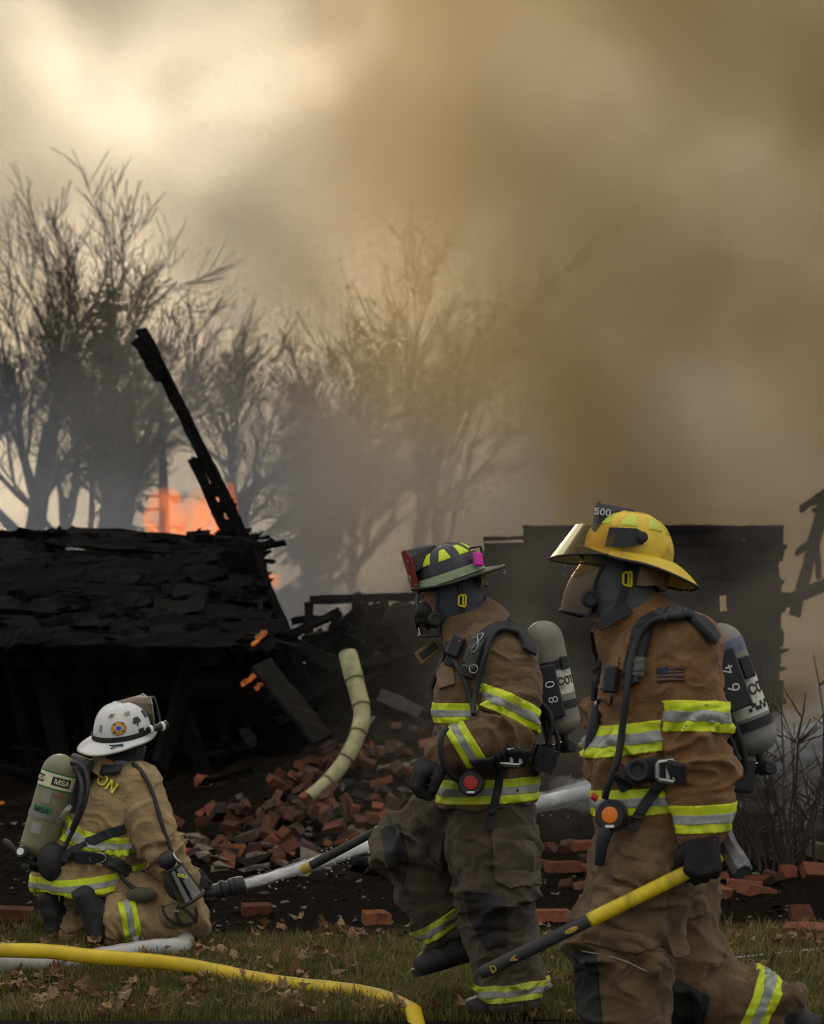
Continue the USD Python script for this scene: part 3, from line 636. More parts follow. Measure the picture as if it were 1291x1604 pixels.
class Limb:
    """A chain of round cones; lat = (unit vector, half width) widens it sideways."""
    def __init__(s, pts, r, lat=None, amp=.006, freq=13., joints=(), seed=0, cut=None, jamp=1.8):
        s.p, s.r, s.lat, s.amp, s.freq, s.seed, s.cut, s.jamp = A(pts, float), A(r, float), lat, amp, freq, seed, cut, jamp
        s.cum = np.r_[0, np.cumsum(np.linalg.norm(np.diff(s.p, axis=0), axis=1))]; s.joints = joints
    def full(s, p):
        q = p
        if s.lat is not None:
            L, w = s.lat; x = (p - s.p[0]) @ L; q = p - np.clip(x, -w, w)[:, None] * L
        best, arc = np.full(len(p), 9.), np.zeros(len(p))
        for i in range(len(s.p) - 1):
            a, ab = s.p[i], s.p[i + 1] - s.p[i]; l2 = ab @ ab
            t = np.clip(((q - a) @ ab) / l2, 0, 1)
            d = np.linalg.norm(q - a - t[:, None] * ab, axis=1) - (s.r[i] + (s.r[i + 1] - s.r[i]) * t)
            m = d < best; best = np.where(m, d, best); arc = np.where(m, s.cum[i] + t * math.sqrt(l2), arc)
        return best, arc
    def __call__(s, p):
        d = s.full(p)[0]
        for c, n in (s.cut or ()): d = np.maximum(d, (p - c) @ n)
        return d
    def wrinkle(s, p):
        _, arc = s.full(p)
        g = s.amp * .75 * np.ones(len(p)) if s.joints else s.amp * np.ones(len(p))
        for jn in s.joints: g = g + s.amp * s.jamp * np.exp(-((arc - s.cum[jn]) / .085) ** 2)
        w = meshkit.fbm(p * 7. + s.seed, 2, 3 + s.seed)
        c = np.stack([arc * s.freq * .85 + 3.4 * w + 1.6 * p[:, 0] * (1 if s.seed % 2 else -1), p[:, 0] * 5.4, (p[:, 1] + .6 * p[:, 2]) * 5.0], 1)
        n = meshkit.noise(c + s.seed * 3.1, 9 + s.seed); n2 = meshkit.noise(c * A([2.1, 2.3, 2.3]) + 5, 4 + s.seed)
        n3 = meshkit.noise(p * A([9., 9., 5.]) + w[:, None] * 2.5 + s.seed, 17)
        rid = lambda x: (1 - np.abs(2 * x - 1)) ** 2.3
        return .82 * g * (2.7 * rid(n) + 1.5 * rid(n2) + 2.1 * rid(n3) - 2.0) + .022 * (meshkit.noise(p * 5.5 + s.seed, 1) - .5)

def union(limbs, k=.035):
    def f(p):
        d = limbs[0](p)
        for l in limbs[1:]: d = smin(d, l(p), k)
        return d
    return f

def wrinkled(limbs, f):
    """The same surface with its folds, for laying straps and letters on it."""
    def g(p):
        d = np.stack([l(p) for l in limbs], 1); w = np.exp(-(d - d.min(1, keepdims=True)) / .025); w /= w.sum(1, keepdims=True)
        return f(p) - sum(w[:, i] * l.wrinkle(p) for i, l in enumerate(limbs))
    return g

def bounds(limbs, pad=.06):
    P_ = np.vstack([l.p for l in limbs]); R_ = max(l.r.max() + (l.lat[1] if l.lat is not None else 0) for l in limbs)
    return P_.min(0) - R_ - pad, P_.max(0) + R_ + pad

def vnorm(m):
    n = np.array(m.vertex_normals); n[~np.isfinite(n).all(1)] = 0; return n

def garment(limbs, h=.0075, k=.035, wrinkle=True, extra=None):
    f = union(limbs, k); g = f if extra is None else (lambda p: extra(p, f(p)))
    m = iso(g, *bounds(limbs), h)
    if wrinkle:
        v = m.vertices.view(np.ndarray); d = np.stack([l(v) for l in limbs], 1); w = np.exp(-(d - d.min(1, keepdims=True)) / .025); w /= w.sum(1, keepdims=True)
        wr = sum(w[:, i] * l.wrinkle(v) for i, l in enumerate(limbs)); m.vertices = v + vnorm(m) * wr[:, None]
    return m

def shell(m, off, thick):
    """Open cut of a surface lifted by off, with a rim that goes down by thick."""
    if len(m.faces) == 0: return None
    n = vnorm(m); v = m.vertices + n * off
    e = np.sort(m.edges, axis=1); u, inv, cnt = np.unique(e, axis=0, return_inverse=True, return_counts=True)
    be = m.edges[cnt[inv.ravel()] == 1]; N = len(v)
    lowv = m.vertices + n * (off - thick)
    f = np.vstack([m.faces, np.stack([be[:, 1], be[:, 0], be[:, 0] + N], 1), np.stack([be[:, 1], be[:, 0] + N, be[:, 1] + N], 1)])
    return trimesh.Trimesh(np.vstack([v, lowv]), f, process=False)

def cut(m, planes):
    for o, n in planes:
        try: m = trimesh.intersections.slice_mesh_plane(m, n, o)
        except Exception: return trimesh.Trimesh()
        if len(m.faces) == 0: return m
    m.merge_vertices(); return m

def band(m, a, b, d, w, parent, mats, splay=0., keep=None, names=('reflective_band', 'silver_stripe')):
    """A lime band with a silver stripe round a limb; a and b are two spots of its centre line."""
    pa, pb = P(*a, d), P(*b, d); t = (pb - pa) / np.linalg.norm(pb - pa); n = A([-t[2], 0, t[0]]) + A([0, splay, 0]); n /= np.linalg.norm(n); c = (pa + pb) / 2
    kp = keep or []
    x = shell(cut(m, [(c - n * w / 2, n), (c + n * w / 2, -n)] + kp), .004, .009)
    if x is not None: obj(names[0], x, mats[0], parent, True)
    y = shell(cut(m, [(c - n * w * .17, n), (c + n * w * .17, -n)] + kp), .006, .004)
    if y is not None: obj(names[1], y, mats[1], parent, True)

def ray(px, py): 
    d = P(px, py, 1.) - A([0, 0, CAMZ]); return d
def hit(f, px, py, d0, off=0., span=.6):
    """Where the camera's line of sight through that spot meets the surface f = off, searched round depth d0."""
    dr = ray(px, py); ts = np.linspace(d0 - span, d0 + span, 240); pts = A([0, 0, CAMZ]) + ts[:, None] * dr
    v = f(pts) - off; i = np.argmax(v < 0)
    if v[i] >= 0: i = int(np.argmin(v)); return pts[i]
    if i == 0: return pts[0]
    t = ts[i - 1] + (ts[i] - ts[i - 1]) * v[i - 1] / (v[i - 1] - v[i]); return A([0, 0, CAMZ]) + t * dr
def gradf(f, p, e=.004):
    p = np.atleast_2d(p); g = np.stack([f(p + A(d) * e) - f(p - A(d) * e) for d in np.eye(3)], 1)
    return g / (np.linalg.norm(g, axis=1, keepdims=True) + 1e-9)
def ribbon(p, nrm, w, th):
    """A flat strap along p, lying against nrm."""
    p = A(p, float); t = np.gradient(p, axis=0); t /= np.linalg.norm(t, axis=1, keepdims=True) + 1e-9
    s = np.cross(t, nrm); s /= np.linalg.norm(s, axis=1, keepdims=True) + 1e-9; nn = np.cross(s, t); w = np.broadcast_to(A(w, float), (len(p),))[:, None]
    prof = [(-.5, 0), (-.5, .6), (-.42, 1), (.42, 1), (.5, .6), (.5, 0)]
    v = np.stack([p + s * w * a + nn * th * b for a, b in prof], 1).reshape(-1, 3); n = len(p); K = 6
    i, j = np.meshgrid(np.arange(n - 1), np.arange(K), indexing='ij'); k = (j + 1) % K
    q = np.stack([i * K + j, i * K + k, (i + 1) * K + k, (i + 1) * K + j], -1).reshape(-1, 4); e = (n - 1) * K
    f = np.vstack([q[:, [0, 1, 2]], q[:, [0, 2, 3]], [[0, c + 1, c] for c in range(1, K - 1)], [[e, e + c, e + c + 1] for c in range(1, K - 1)]])
    m = trimesh.Trimesh(v, f, process=False); m.fix_normals(); return m
def strap(f, pix, d0, w, th, off=.006, n=40, span=.6):
    """A strap laid on the surface f along spots of the photograph."""
    pts = []
    for q in pix:
        pts.append(hit(f, q[0], q[1], d0 + (q[2] if len(q) > 2 else 0), off, span if len(q) < 3 else .12))
    p = spline(pts, n)
    for _ in range(3):
        g = gradf(f, p); p = p - g * (f(p) - off)[:, None] * .7
    for _ in range(2): p[1:-1] = (p[:-2] + 2 * p[1:-1] + p[2:]) / 4
    return ribbon(p, gradf(f, p), w, th)
def patch(m, poly, d0, off=.003, thick=.006, front=True):
    """The piece of a surface seen inside a convex outline (spots given clockwise as seen), lifted a little as a sewn-on patch."""
    E0 = A([0, 0, CAMZ]); pl = []; c = np.mean(A(poly, float), 0); rc = ray(*c)
    for a, b in zip(poly, poly[1:] + poly[:1]):
        n = np.cross(ray(*a), ray(*b)); n = n / np.linalg.norm(n)
        if n @ rc < 0: n = -n
        pl.append((E0, n))
    x = m
    if front:
        k = (m.face_normals @ A([0, -1, 0])) > -.05; x = m.submesh([k], append=True)
    return shell(cut(x, pl + [(A([0, d0 + .0, 0]), A([0, -1., 0]))]), off, thick)
def text_on(f, text, px, py, hpx, ang, d0, depth=.003, off=.012, slant=0., bold=True, sx=1., mirror=1):
    """Lettering laid on the surface f, hpx tall in the photograph, turned by ang."""
    t = meshkit.text_mesh(text, 1.0, .02, bold=bold); v = t.vertices.copy(); c, s = math.cos(ang), math.sin(ang)
    t = t.subdivide_to_size(.35); v = t.vertices.copy(); w = (v[:, 0].max()) / 2
    X, Y = (v[:, 0] - w) * hpx * sx * mirror, (v[:, 1] - .5) * hpx; up = v[:, 2] > .01
    pts = A([hit(f, px + c * x - s * -y * 1 + slant * y, py + s * x - c * y, d0, off + (depth if u else -.002)) for x, y, u in zip(X, Y, up)])
    m = trimesh.Trimesh(pts, t.faces, process=False); return m

def ellipsoid(c, r, sub=3, R=None):
    m = trimesh.creation.icosphere(sub, 1.); m.apply_scale(r)
    if R is not None: m.apply_transform(R)
    m.apply_translation(c); return m
def lathe(profile, sections=28):
    """(radius, z) pairs turned about z."""
    pr = A(profile, float); a = np.linspace(0, 2 * np.pi, sections, endpoint=False)
    v = np.stack([pr[:, None, 0] * np.cos(a), pr[:, None, 0] * np.sin(a), np.broadcast_to(pr[:, None, 1], (len(pr), sections))], -1).reshape(-1, 3)
    i, j = np.meshgrid(np.arange(len(pr) - 1), np.arange(sections), indexing='ij'); k = (j + 1) % sections
    q = np.stack([i * sections + j, i * sections + k, (i + 1) * sections + k, (i + 1) * sections + j], -1).reshape(-1, 4)
    return trimesh.Trimesh(v, np.vstack([q[:, [0, 1, 2]], q[:, [0, 2, 3]]]), process=False)
def aim(z, x=None, o=(0, 0, 0)):
    """The frame at o whose z axis is z and whose x axis lies towards x."""
    z = A(z, float); z = z / np.linalg.norm(z); x = A([1., 0, 0]) if x is None else A(x, float); x = x - x @ z * z; x /= np.linalg.norm(x); y = np.cross(z, x)
    m = np.eye(4); m[:3, 0], m[:3, 1], m[:3, 2], m[:3, 3] = x, y, z, o; return m
def put(m, T): m = m.copy(); m.apply_transform(T); return m

# ------------------------------------------------------------------ people: materials
def cloth(name, col, dirt=.35, var=.22, dcol=(.022, .018, .015)):
    c = A(col, float)
    return usdkit.material(stage, f'/World/Looks/{name}', {
        'g': ('geometry', {}), 'n': ('noise_texture', dict(scale=6., detail=6., roughness=.65)), 'r': ('rgb_ramp', dict(ramp=[(.3, tuple(c * (1 - var))), (.7, tuple(c * (1 + var)))])),
        'dn': ('noise_texture', dict(scale=4.3, detail=7., roughness=.68)), 'dr': ('map_range', dict(from_min=.66 - .34 * dirt, from_max=.78, to_min=0., to_max=.35 + .6 * dirt)), 'dm': ('mix_color', dict(b=dcol)),
        'b1': ('noise_texture', dict(scale=22., detail=4., roughness=.55, distortion=1.2)), 'b2': ('noise_texture', dict(scale=900., detail=1.)), 'ba': ('math', dict(math_type='multiply_add', value2=.12)),
        'bp': ('bump', dict(strength=.8, distance=.014)), 'p': ('principled_bsdf', dict(roughness=.88, specular_ior_level=.18, sheen_weight=.12, sheen_roughness=.5))},
        [('g.position', 'n.vector'), ('g.position', 'dn.vector'), ('g.position', 'b1.vector'), ('g.position', 'b2.vector'), ('n.fac', 'r.fac'), ('dn.fac', 'dr.value'), ('dr.result', 'dm.fac'), ('r.color', 'dm.a'), ('dm.result', 'p.base_color'),
         ('b2.fac', 'ba.value1'), ('b1.fac', 'ba.value3'), ('ba.value', 'bp.height'), ('bp.normal', 'p.normal')], surface='p.BSDF')
lime = M('lime_tape', (.56, .66, .02), .55, .14, 20., .35, 90., .003, dirt=.28, dirtcol=(.12, .13, .02), dscale=16.)
silver = M('silver_tape', (.30, .31, .29), .4, .2, 30., .3, 120., .002, dirt=.3, dirtcol=(.08, .08, .07), dscale=12.)
lime_d = M('sooty_lime_tape', (.38, .43, .03), .6, .25, 20., .35, 90., .003, dirt=.55, dirtcol=(.06, .06, .02), dscale=14.)
silver_d = M('sooty_silver_tape', (.19, .19, .17), .5, .25, 30., .3, 120., .002, dirt=.5, dirtcol=(.05, .045, .04), dscale=12.)
web = M('black_webbing', (.014, .014, .016), .75, .3, 60., .5, 300., .002)
rub = M('black_rubber', (.012, .012, .013), .55, .3, 30., .4, 120., .002)
plas = M('black_plastic', (.016, .016, .018), .38, .3, 25., .2, 80., .001)
hoodm = {2: cloth('dark_knit_hood', (.055, .060, .075), .2), 3: cloth('grey_knit_hood', (.075, .08, .088), .2), 1: cloth('black_knit_hood', (.02, .02, .022), .2)}
steel = M('worn_steel', (.42, .42, .41), .35, .2, 30., .3, 90., .001, metal=1., dirt=.2)
white_print = M('white_print', (.62, .62, .60), .6, .1)
yplas = M('yellow_plastic', (.55, .45, .01), .45, .15, 30.)
skin = M('skin', (.34, .16, .11), .5, .12, 30., .2, 300., .001)
redm = M('red_plastic', (.42, .03, .03), .4, .2)
glove_m = M('black_glove', (.011, .010, .010), .85, .4, 30., .8, 70., .004)
boot_m = M('black_boot_leather', (.012, .011, .011), .5, .4, 20., .5, 60., .004, dirt=.3, dirtcol=(.06, .05, .035))
def pane(name, tint, gl=.12, rough=.12, ior=1.5, gcol=(.9, .9, .9)):
    return usdkit.material(stage, f'/World/Looks/{name}', {'f': ('fresnel', dict(IOR=ior)), 'a': ('math', dict(math_type='add', value2=gl, use_clamp=True)), 't': ('transparent_bsdf', dict(color=tint)), 'g': ('glossy_bsdf', dict(color=gcol, roughness=rough)), 'm': ('mix_closure', {})},
        [('f.fac', 'a.value1'), ('a.value', 'm.fac'), ('t.BSDF', 'm.closure1'), ('g.BSDF', 'm.closure2')], surface='m.closure')

# ------------------------------------------------------------------ people: helmet, head, hands, boots, air pack
def helmet(parent, T, shell_m, rim_m, patch_m, sz=1., a=.138, b=.112, hh=.142, back=.075, front=.028, side=.034, brim_droop=.16, patches=((.62,), (-.62,), (1.35,), (-1.35,), (2.1,), (-2.1,), (2.75,), (-2.75,)), ridges=8, dome_name='shell'):
    """A traditional fire helmet: ribbed dome and a brim drawn out at the back; x forward, z up."""
    def dome(th, ph, off=0.):
        rd = 1 + .035 * np.exp(-((np.mod(th + np.pi / ridges, 2 * np.pi / ridges) - np.pi / ridges) / .055) ** 2) * np.clip((ph - .02) * 4, 0, 1)
        e = np.cos(ph) ** .82; zz = np.sin(ph) ** .95
        return np.stack([(a * rd + off) * e * np.cos(th), (b * rd + off) * e * np.sin(th), (hh * (rd * .5 + .5) + off) * zz], -1)
    th = np.linspace(0, 2 * np.pi, 129)[:-1]; ph = np.linspace(0, np.pi / 2 * .995, 26); TH, PH = np.meshgrid(th, ph, indexing='ij')
    v = dome(TH, PH).reshape(-1, 3); n = 26; i, j = np.meshgrid(np.arange(128), np.arange(25), indexing='ij'); k = (i + 1) % 128
    q = np.stack([i * n + j, k * n + j, k * n + j + 1, i * n + j + 1], -1).reshape(-1, 4)
    d = trimesh.Trimesh(v, np.vstack([q[:, [0, 1, 2]], q[:, [0, 2, 3]]]), process=False)
    c = np.cos(th); ext = np.where(c > 0, side + (front - side) * c ** 2, side + (back - side) * np.abs(c) ** 1.6)
    def ring(u, z): 
        r0 = np.stack([a * np.cos(th), b * np.sin(th)], 1); dr = r0 / np.linalg.norm(r0, axis=1, keepdims=True)
        p = r0 + dr * (ext * u)[:, None]; zz = -brim_droop * ext * max(u, 0.) ** 1.5 * (1 + .9 * np.abs(np.sin(th)) + .5 * (c < 0) * c ** 2) + .018 * (c > 0) * c ** 2 * u + z
        return np.column_stack([p, zz])
    rings = [ring(-.12, .004)] + [ring(u, .004) for u in np.linspace(0, 1, 7)] + [ring(1., -.001)] + [ring(u, -.001) for u in np.linspace(.99, -.12, 6)]
    v = np.stack(rings, 1).reshape(-1, 3); n = len(rings); i, j = np.meshgrid(np.arange(128), np.arange(n - 1), indexing='ij'); k = (i + 1) % 128
    q = np.stack([i * n + j, k * n + j, k * n + j + 1, i * n + j + 1], -1).reshape(-1, 4)[:, ::-1]
    br = trimesh.Trimesh(v, np.vstack([q[:, [0, 1, 2]], q[:, [0, 2, 3]]]), process=False); br.fix_normals(); d.fix_normals()
    S = np.diag([sz, sz, sz, 1.]); T = T @ S
    hp = obj('helmet', put(cat([d, br]), T), shell_m, parent, 40)
    e = ring(1., .0015); obj('rim', put(tube(np.vstack([e, e[:2]]), .0052, 8, False), T), rim_m, hp, True)
    for (t0,) in patches:
        w = .21; u, s = np.meshgrid(np.linspace(-1, 1, 7), np.linspace(0, 1, 6), indexing='ij')
        pt = dome(t0 + u * w * (1 - .40 * s), .62 + s * .42, .002).reshape(-1, 3); lo_ = dome(t0 + u * w * (1 - .40 * s), .62 + s * .42, -.004).reshape(-1, 3)
        i, j = np.meshgrid(np.arange(6), np.arange(5), indexing='ij'); q = np.stack([i * 6 + j, (i + 1) * 6 + j, (i + 1) * 6 + j + 1, i * 6 + j + 1], -1).reshape(-1, 4)
        if patch_m is not None: obj('reflective_patch', shell(put(trimesh.Trimesh(pt, np.vstack([q[:, [0, 1, 2]], q[:, [0, 2, 3]]]), process=False), T), .0005, .004), patch_m, hp, True)
    return hp, T, dome
def dome_band(hp, T, a, b, z0, z1, mat, name, grow=.004, th0=0., th1=2 * np.pi, hh=.142):
    th = np.linspace(th0, th1, 80); rows = []
    for z, g in ((z0, 0), (z0, grow), (z1, grow), (z1, 0)):
        e = np.sqrt(max(0, 1 - (z / hh) ** 2)) ** .9 * 1.012; rows.append(np.stack([(a * e + g) * np.cos(th), (b * e + g) * np.sin(th), np.full(80, z)], 1))
    v = np.stack(rows, 1).reshape(-1, 3); i, j = np.meshgrid(np.arange(79), np.arange(3), indexing='ij')
    q = np.stack([i * 4 + j, (i + 1) * 4 + j, (i + 1) * 4 + j + 1, i * 4 + j + 1], -1).reshape(-1, 4)
    m = trimesh.Trimesh(v, np.vstack([q[:, [0, 1, 2]], q[:, [0, 2, 3]]]), process=False); obj(name, put(m, T), mat, hp, 50)
def front_piece(hp, T, mat, holder_mat, ht=.165, x0=.152, lean=-.018, w=.062, crown=(.02, .142)):
    """Leather shield standing on the brim, tied to the crown by a holder."""
    import shapely.geometry as sg
    pts = [(-.6 * w, 0), (.6 * w, 0), (.9 * w, ht * .25), (w, ht * .8), (.62 * w, ht), (0, ht * .93), (-.62 * w, ht), (-w, ht * .8), (-.9 * w, ht * .25)]
    pl = trimesh.creation.extrude_polygon(sg.Polygon(pts), .006); pl = pl.subdivide_to_size(.02); v = pl.vertices
    pl.vertices = np.stack([x0 + lean * v[:, 1] / ht + v[:, 2] - 4.2 * v[:, 0] ** 2, v[:, 0], v[:, 1]], 1); pl.fix_normals()
    obj('front_shield', put(pl, T), mat, hp)
    x1 = x0 + lean; hv = A([[x1 - .006, s * w * k, ht * z] for s in (-1, 1) for k, z in ((.95, .8), (.6, .97), (.95, .45))] + [[crown[0], s * .02, crown[1] + .004] for s in (-1, 1)] + [[crown[0] + .03, s * .03, crown[1] - .03] for s in (-1, 1)] + [[.095, s * .045, .085] for s in (-1, 1)] + [[(x1 + crown[0]) / 2, 0, (ht + crown[1]) / 2 + .008]])
    obj('shield_holder', put(trimesh.convex.convex_hull(hv), T), holder_mat, hp)

def head_parts(c, T, scale=1.):
    """Head with face: skull, jaw, nose, brow, lips and ears as one surface; T turns it (x forward)."""
    R = T[:3, :3]
    def f(p):
        q = (p - c) @ R / scale
        def el(o, r): 
            k = (q - A(o)) / A(r); return (np.linalg.norm(k, axis=1) - 1) * min(r)
        d = el((-.005, 0, .02), (.094, .074, .098)); d = smin(d, el((.03, 0, -.055), (.062, .056, .07)), .03)
        nz = Limb([(.088, 0, .02), (.108, 0, -.018)], [.009, .014]); d = smin(d, nz(q), .014)
        for s in (-1, 1):
            d = smin(d, el((-.008, s * .077, -.005), (.018, .008, .03)), .006)
            d = np.maximum(d, -el((.092, s * .032, .012), (.016, .016, .010))); d = np.minimum(d, el((.078, s * .032, .012), (.013, .013, .013)))
        d = smin(d, el((.092, 0, -.05), (.012, .024, .006)), .006); d = smin(d, el((.09, 0, -.064), (.011, .02, .006)), .006)
        return d * scale
    return f

def hand(wrist, fwd, palm_n, thumb_side, curl=(.9, 1.1, .8), size=1., spread=.05, fr=.0125):
    """A gloved hand as one surface. fwd: towards the knuckles; palm_n: out of the palm; thumb_side: towards the thumb."""
    fwd, pn, ts = [A(x, float) / np.linalg.norm(x) for x in (fwd, palm_n, thumb_side)]
    pn = pn - pn @ fwd * fwd; pn /= np.linalg.norm(pn); ts = np.cross(pn, fwd) * np.sign(np.cross(pn, fwd) @ ts)
    L = []
    kn = [wrist + size * (fwd * (.088 - .006 * abs(i - 1.2)) + ts * (.034 - .0225 * i)) for i in range(4)]
    w = wrist
    for i in range(4): L.append(Limb([w + ts * size * (.022 - .014 * i), kn[i]], [.021 * size, .0155 * size]))
    for i, ln in enumerate((.9, 1., .95, .78)):
        p, pts, a = kn[i], [kn[i]], 0.
        for k, l in enumerate((.045, .030, .024)):
            a += curl[k] * (1 + .05 * (i - 1.5)); dr = fwd * math.cos(a) + pn * math.sin(a) + ts * spread * (1.5 - i); p = p + dr / np.linalg.norm(dr) * l * ln * size; pts.append(p)
        L.append(Limb(pts, A([fr * 1.08, fr * 1.04, fr, fr * .9]) * size))
    t0 = w + ts * size * .030 + fwd * size * .022; t1 = t0 + size * (ts * .028 + fwd * .030 + pn * .020); t2 = t1 + size * (fwd * .026 + pn * .026 - ts * .004); t3 = t2 + size * (fwd * .012 + pn * .020 - ts * .016)
    L.append(Limb([t0, t1, t2, t3], A([.019, .016, .0145, .0125]) * size))
    pal, fin = L[:4], L[4:]
    def f(p):
        d = pal[0](p)
        for l in pal[1:]: d = smin(d, l(p), .016 * size)
        for l in fin: d = smin(d, l(p), .006 * size)
        return d
    lo, hi = np.vstack([l.p for l in L]).min(0) - .03 * size, np.vstack([l.p for l in L]).max(0) + .03 * size
    m = iso(f, lo, hi, .0032 * max(1, size), 3); return m

def boot(parent, top, ankle, heel, toe, up, shaft=(.078, .062), mat=None, wid=.012):
    """A fire boot: shaft, foot and a thick lugged sole under it."""
    top, ankle, heel, toe = [A(x, float) for x in (top, ankle, heel, toe)]; up = A(up, float); fw = toe - heel; fw /= np.linalg.norm(fw); up = up - up @ fw * fw; up /= np.linalg.norm(up); sd = np.cross(up, fw)
    L = [Limb([top, ankle, heel + fw * .05 + up * .055], [shaft[0], shaft[1], .052], amp=.003), Limb([heel + fw * .045 + up * .045, heel + fw * .13 + up * .052, toe - fw * .05 + up * .036], [.047, .046, .042], lat=(sd, wid), amp=.002)]
    f0 = union(L, .03); base = heel + up * .012
    m = garment(L, .007, .03, extra=lambda p, d: np.maximum(d, -((p - base) @ up)))
    bp = obj('boot', m, mat or boot_m, parent, True)
    u = np.linspace(0, 2 * np.pi, 40, endpoint=False); ln = np.linalg.norm(toe - heel); x = ln / 2 + (ln / 2 + .006) * np.cos(u); y = (.045 + .008 * np.cos(u) - .008 * np.exp(-((x - ln * .4) / .04) ** 2)) * np.sign(np.sin(u)) * np.abs(np.sin(u)) ** .7
    rows = [heel + fw * x[:, None] * 1. + sd * y[:, None] * k + up * z for k, z in ((.98, .030), (1.03, .024), (1.03, .004), (.97, 0.))]
    v = np.vstack(rows + [[heel + fw * ln / 2 + up * .03, heel + fw * ln / 2]]); i, j = np.meshgrid(np.arange(3), np.arange(40), indexing='ij'); k = (j + 1) % 40
    q = np.stack([i * 40 + j, i * 40 + k, (i + 1) * 40 + k, (i + 1) * 40 + j], -1).reshape(-1, 4); j = np.arange(40); k = (j + 1) % 40
    s = trimesh.Trimesh(v, np.vstack([q[:, [0, 1, 2]], q[:, [0, 2, 3]], np.stack([np.full(40, 160), j, k], 1), np.stack([np.full(40, 161), 120 + k, 120 + j], 1)]), process=False); s.fix_normals()
    obj('sole', s, rub, bp, 40); return bp

def cyl_text(text, hgt, T, r, ang0, z0, mat_, parent, vertical=False, name='lettering', sx=1.):
    """Lettering wrapped round a cylinder of radius r whose axis is T's z; ang0, z0: its middle."""
    t = meshkit.text_mesh(text, hgt, .0012, bold=True).subdivide_to_size(hgt * .3); v = t.vertices; x, y = (v[:, 0] - v[:, 0].max() / 2) * sx, v[:, 1] - hgt / 2
    if vertical: x, y = -y, x
    th = ang0 + x / r; rr = r + .0008 + v[:, 2]
    m = trimesh.Trimesh(np.stack([rr * np.cos(th), rr * np.sin(th), z0 + y], 1), t.faces, process=False); obj(name, put(m, T), mat_, parent)

def cylinder_parts(t, top, bot, r, mat, dome_mat=None, valve_dir=None, valve_at_bottom=True):
    """An air cylinder with rounded ends, neck and valve. Returns its frame: z along it from the bottom, and its length."""
    ax = top - bot; L = np.linalg.norm(ax); T = aim(ax, (0, -1, 0), bot)
    u = np.linspace(0, np.pi / 2, 10); pr = [(.0005, -.0)] + [(r * math.sin(a), r * .75 * (1 - math.cos(a))) for a in u[1:]] + [(r, L * .5), (r, L - r)] + [(r * math.cos(a), L - r + r * math.sin(a)) for a in u[1:]]
    c = obj('cylinder', put(lathe(pr, 40), T), mat, t, True)
    return T, L, c
def valve(t, T, r, gauge=True, turn=0.):
    """Neck, valve body, hand wheel and gauge below the cylinder."""
    Q = T @ rotz(turn)
    obj('valve_neck', put(lathe([(.016, .01), (.016, -.02), (.022, -.022), (.024, -.06), (.02, -.064), (.001, -.064)], 18), Q), plas, t, 40)
    k = put(lathe([(.001, 0), (.019, 0), (.022, .006), (.022, .03), (.017, .036), (.001, .036)], 18), Q @ TM.translation_matrix([.02, 0, -.045]) @ TM.rotation_matrix(np.pi / 2, [0, 1, 0])); obj('hand_wheel', k, rub, t, 40)
    g = put(lathe([(.001, 0), (.014, 0), (.014, .045), (.019, .05), (.019, .075), (.012, .08), (.001, .08)], 18), Q @ TM.translation_matrix([0, 0, -.045]) @ TM.rotation_matrix(-np.pi / 2, [0, 1, 0]) @ TM.rotation_matrix(.5, [1, 0, 0])); obj('pressure_gauge', g, plas, t, 40)
def disc_gauge(t, p, nrm, r, face_mat, name='gauge', text=None):
    T = aim(nrm, (1, 0, 0), p)
    g = obj(name, put(lathe([(.001, -.03), (r * .9, -.03), (r, -.02), (r, .012), (r * .86, .022), (r * .84, .02), (.001, .019)], 30), T), plas, t, 40)
    obj('dial', put(lathe([(r * .52, .019), (r * .52, .0235), (r * .46, .026), (.001, .027)], 26), T), face_mat, g, 40)
    obj('bezel_mark', put(box((r * .55, r * .16, .004), (0, -r * .7, .0225)), T), white_print, g); return g
# ------------------------------------------------------------------ firefighter with the black helmet (middle)
def pts_(D, *a): return [P(x, y, D + o) for x, y, o in a]
YL = A([0, 1., 0])
def collar(parent, f_c, lo_c, hi_c, r_lo, r_hi, mat, back, gap=.5, name='collar', th=.010):
    """A stand-up collar from lo_c to hi_c, open by gap radians away from back."""
    ax = hi_c - lo_c; h = np.linalg.norm(ax); T = aim(ax, back, lo_c); u = np.linspace(gap, 2 * np.pi - gap, 48) + np.pi
    rows = []
    for z, r, o in ((0, r_lo, 0), (h * .5, (r_lo + r_hi) / 2, .002), (h * .92, r_hi, .004), (h, r_hi, -.002), (h * .92, r_hi, -th), (h * .4, (r_lo + r_hi) / 2, -th), (0, r_lo, -th)):
        w = .006 * np.sin(u * 5 + z * 30); rows.append(np.stack([(r + o + w) * np.cos(u) * 1.08, (r + o + w) * np.sin(u), z + .012 * np.cos(u * 3)], 1))
    v = np.stack(rows, 1).reshape(-1, 3); K = 7; i, j = np.meshgrid(np.arange(47), np.arange(K), indexing='ij'); k = (j + 1) % K
    q = np.stack([i * K + j, (i + 1) * K + j, (i + 1) * K + k, i * K + k], -1).reshape(-1, 4)
    m = trimesh.Trimesh(v, np.vstack([q[:, [0, 1, 2]], q[:, [0, 2, 3]]]), process=False); m.fix_normals()
    return obj(name, put(m, T), mat, parent, 50)

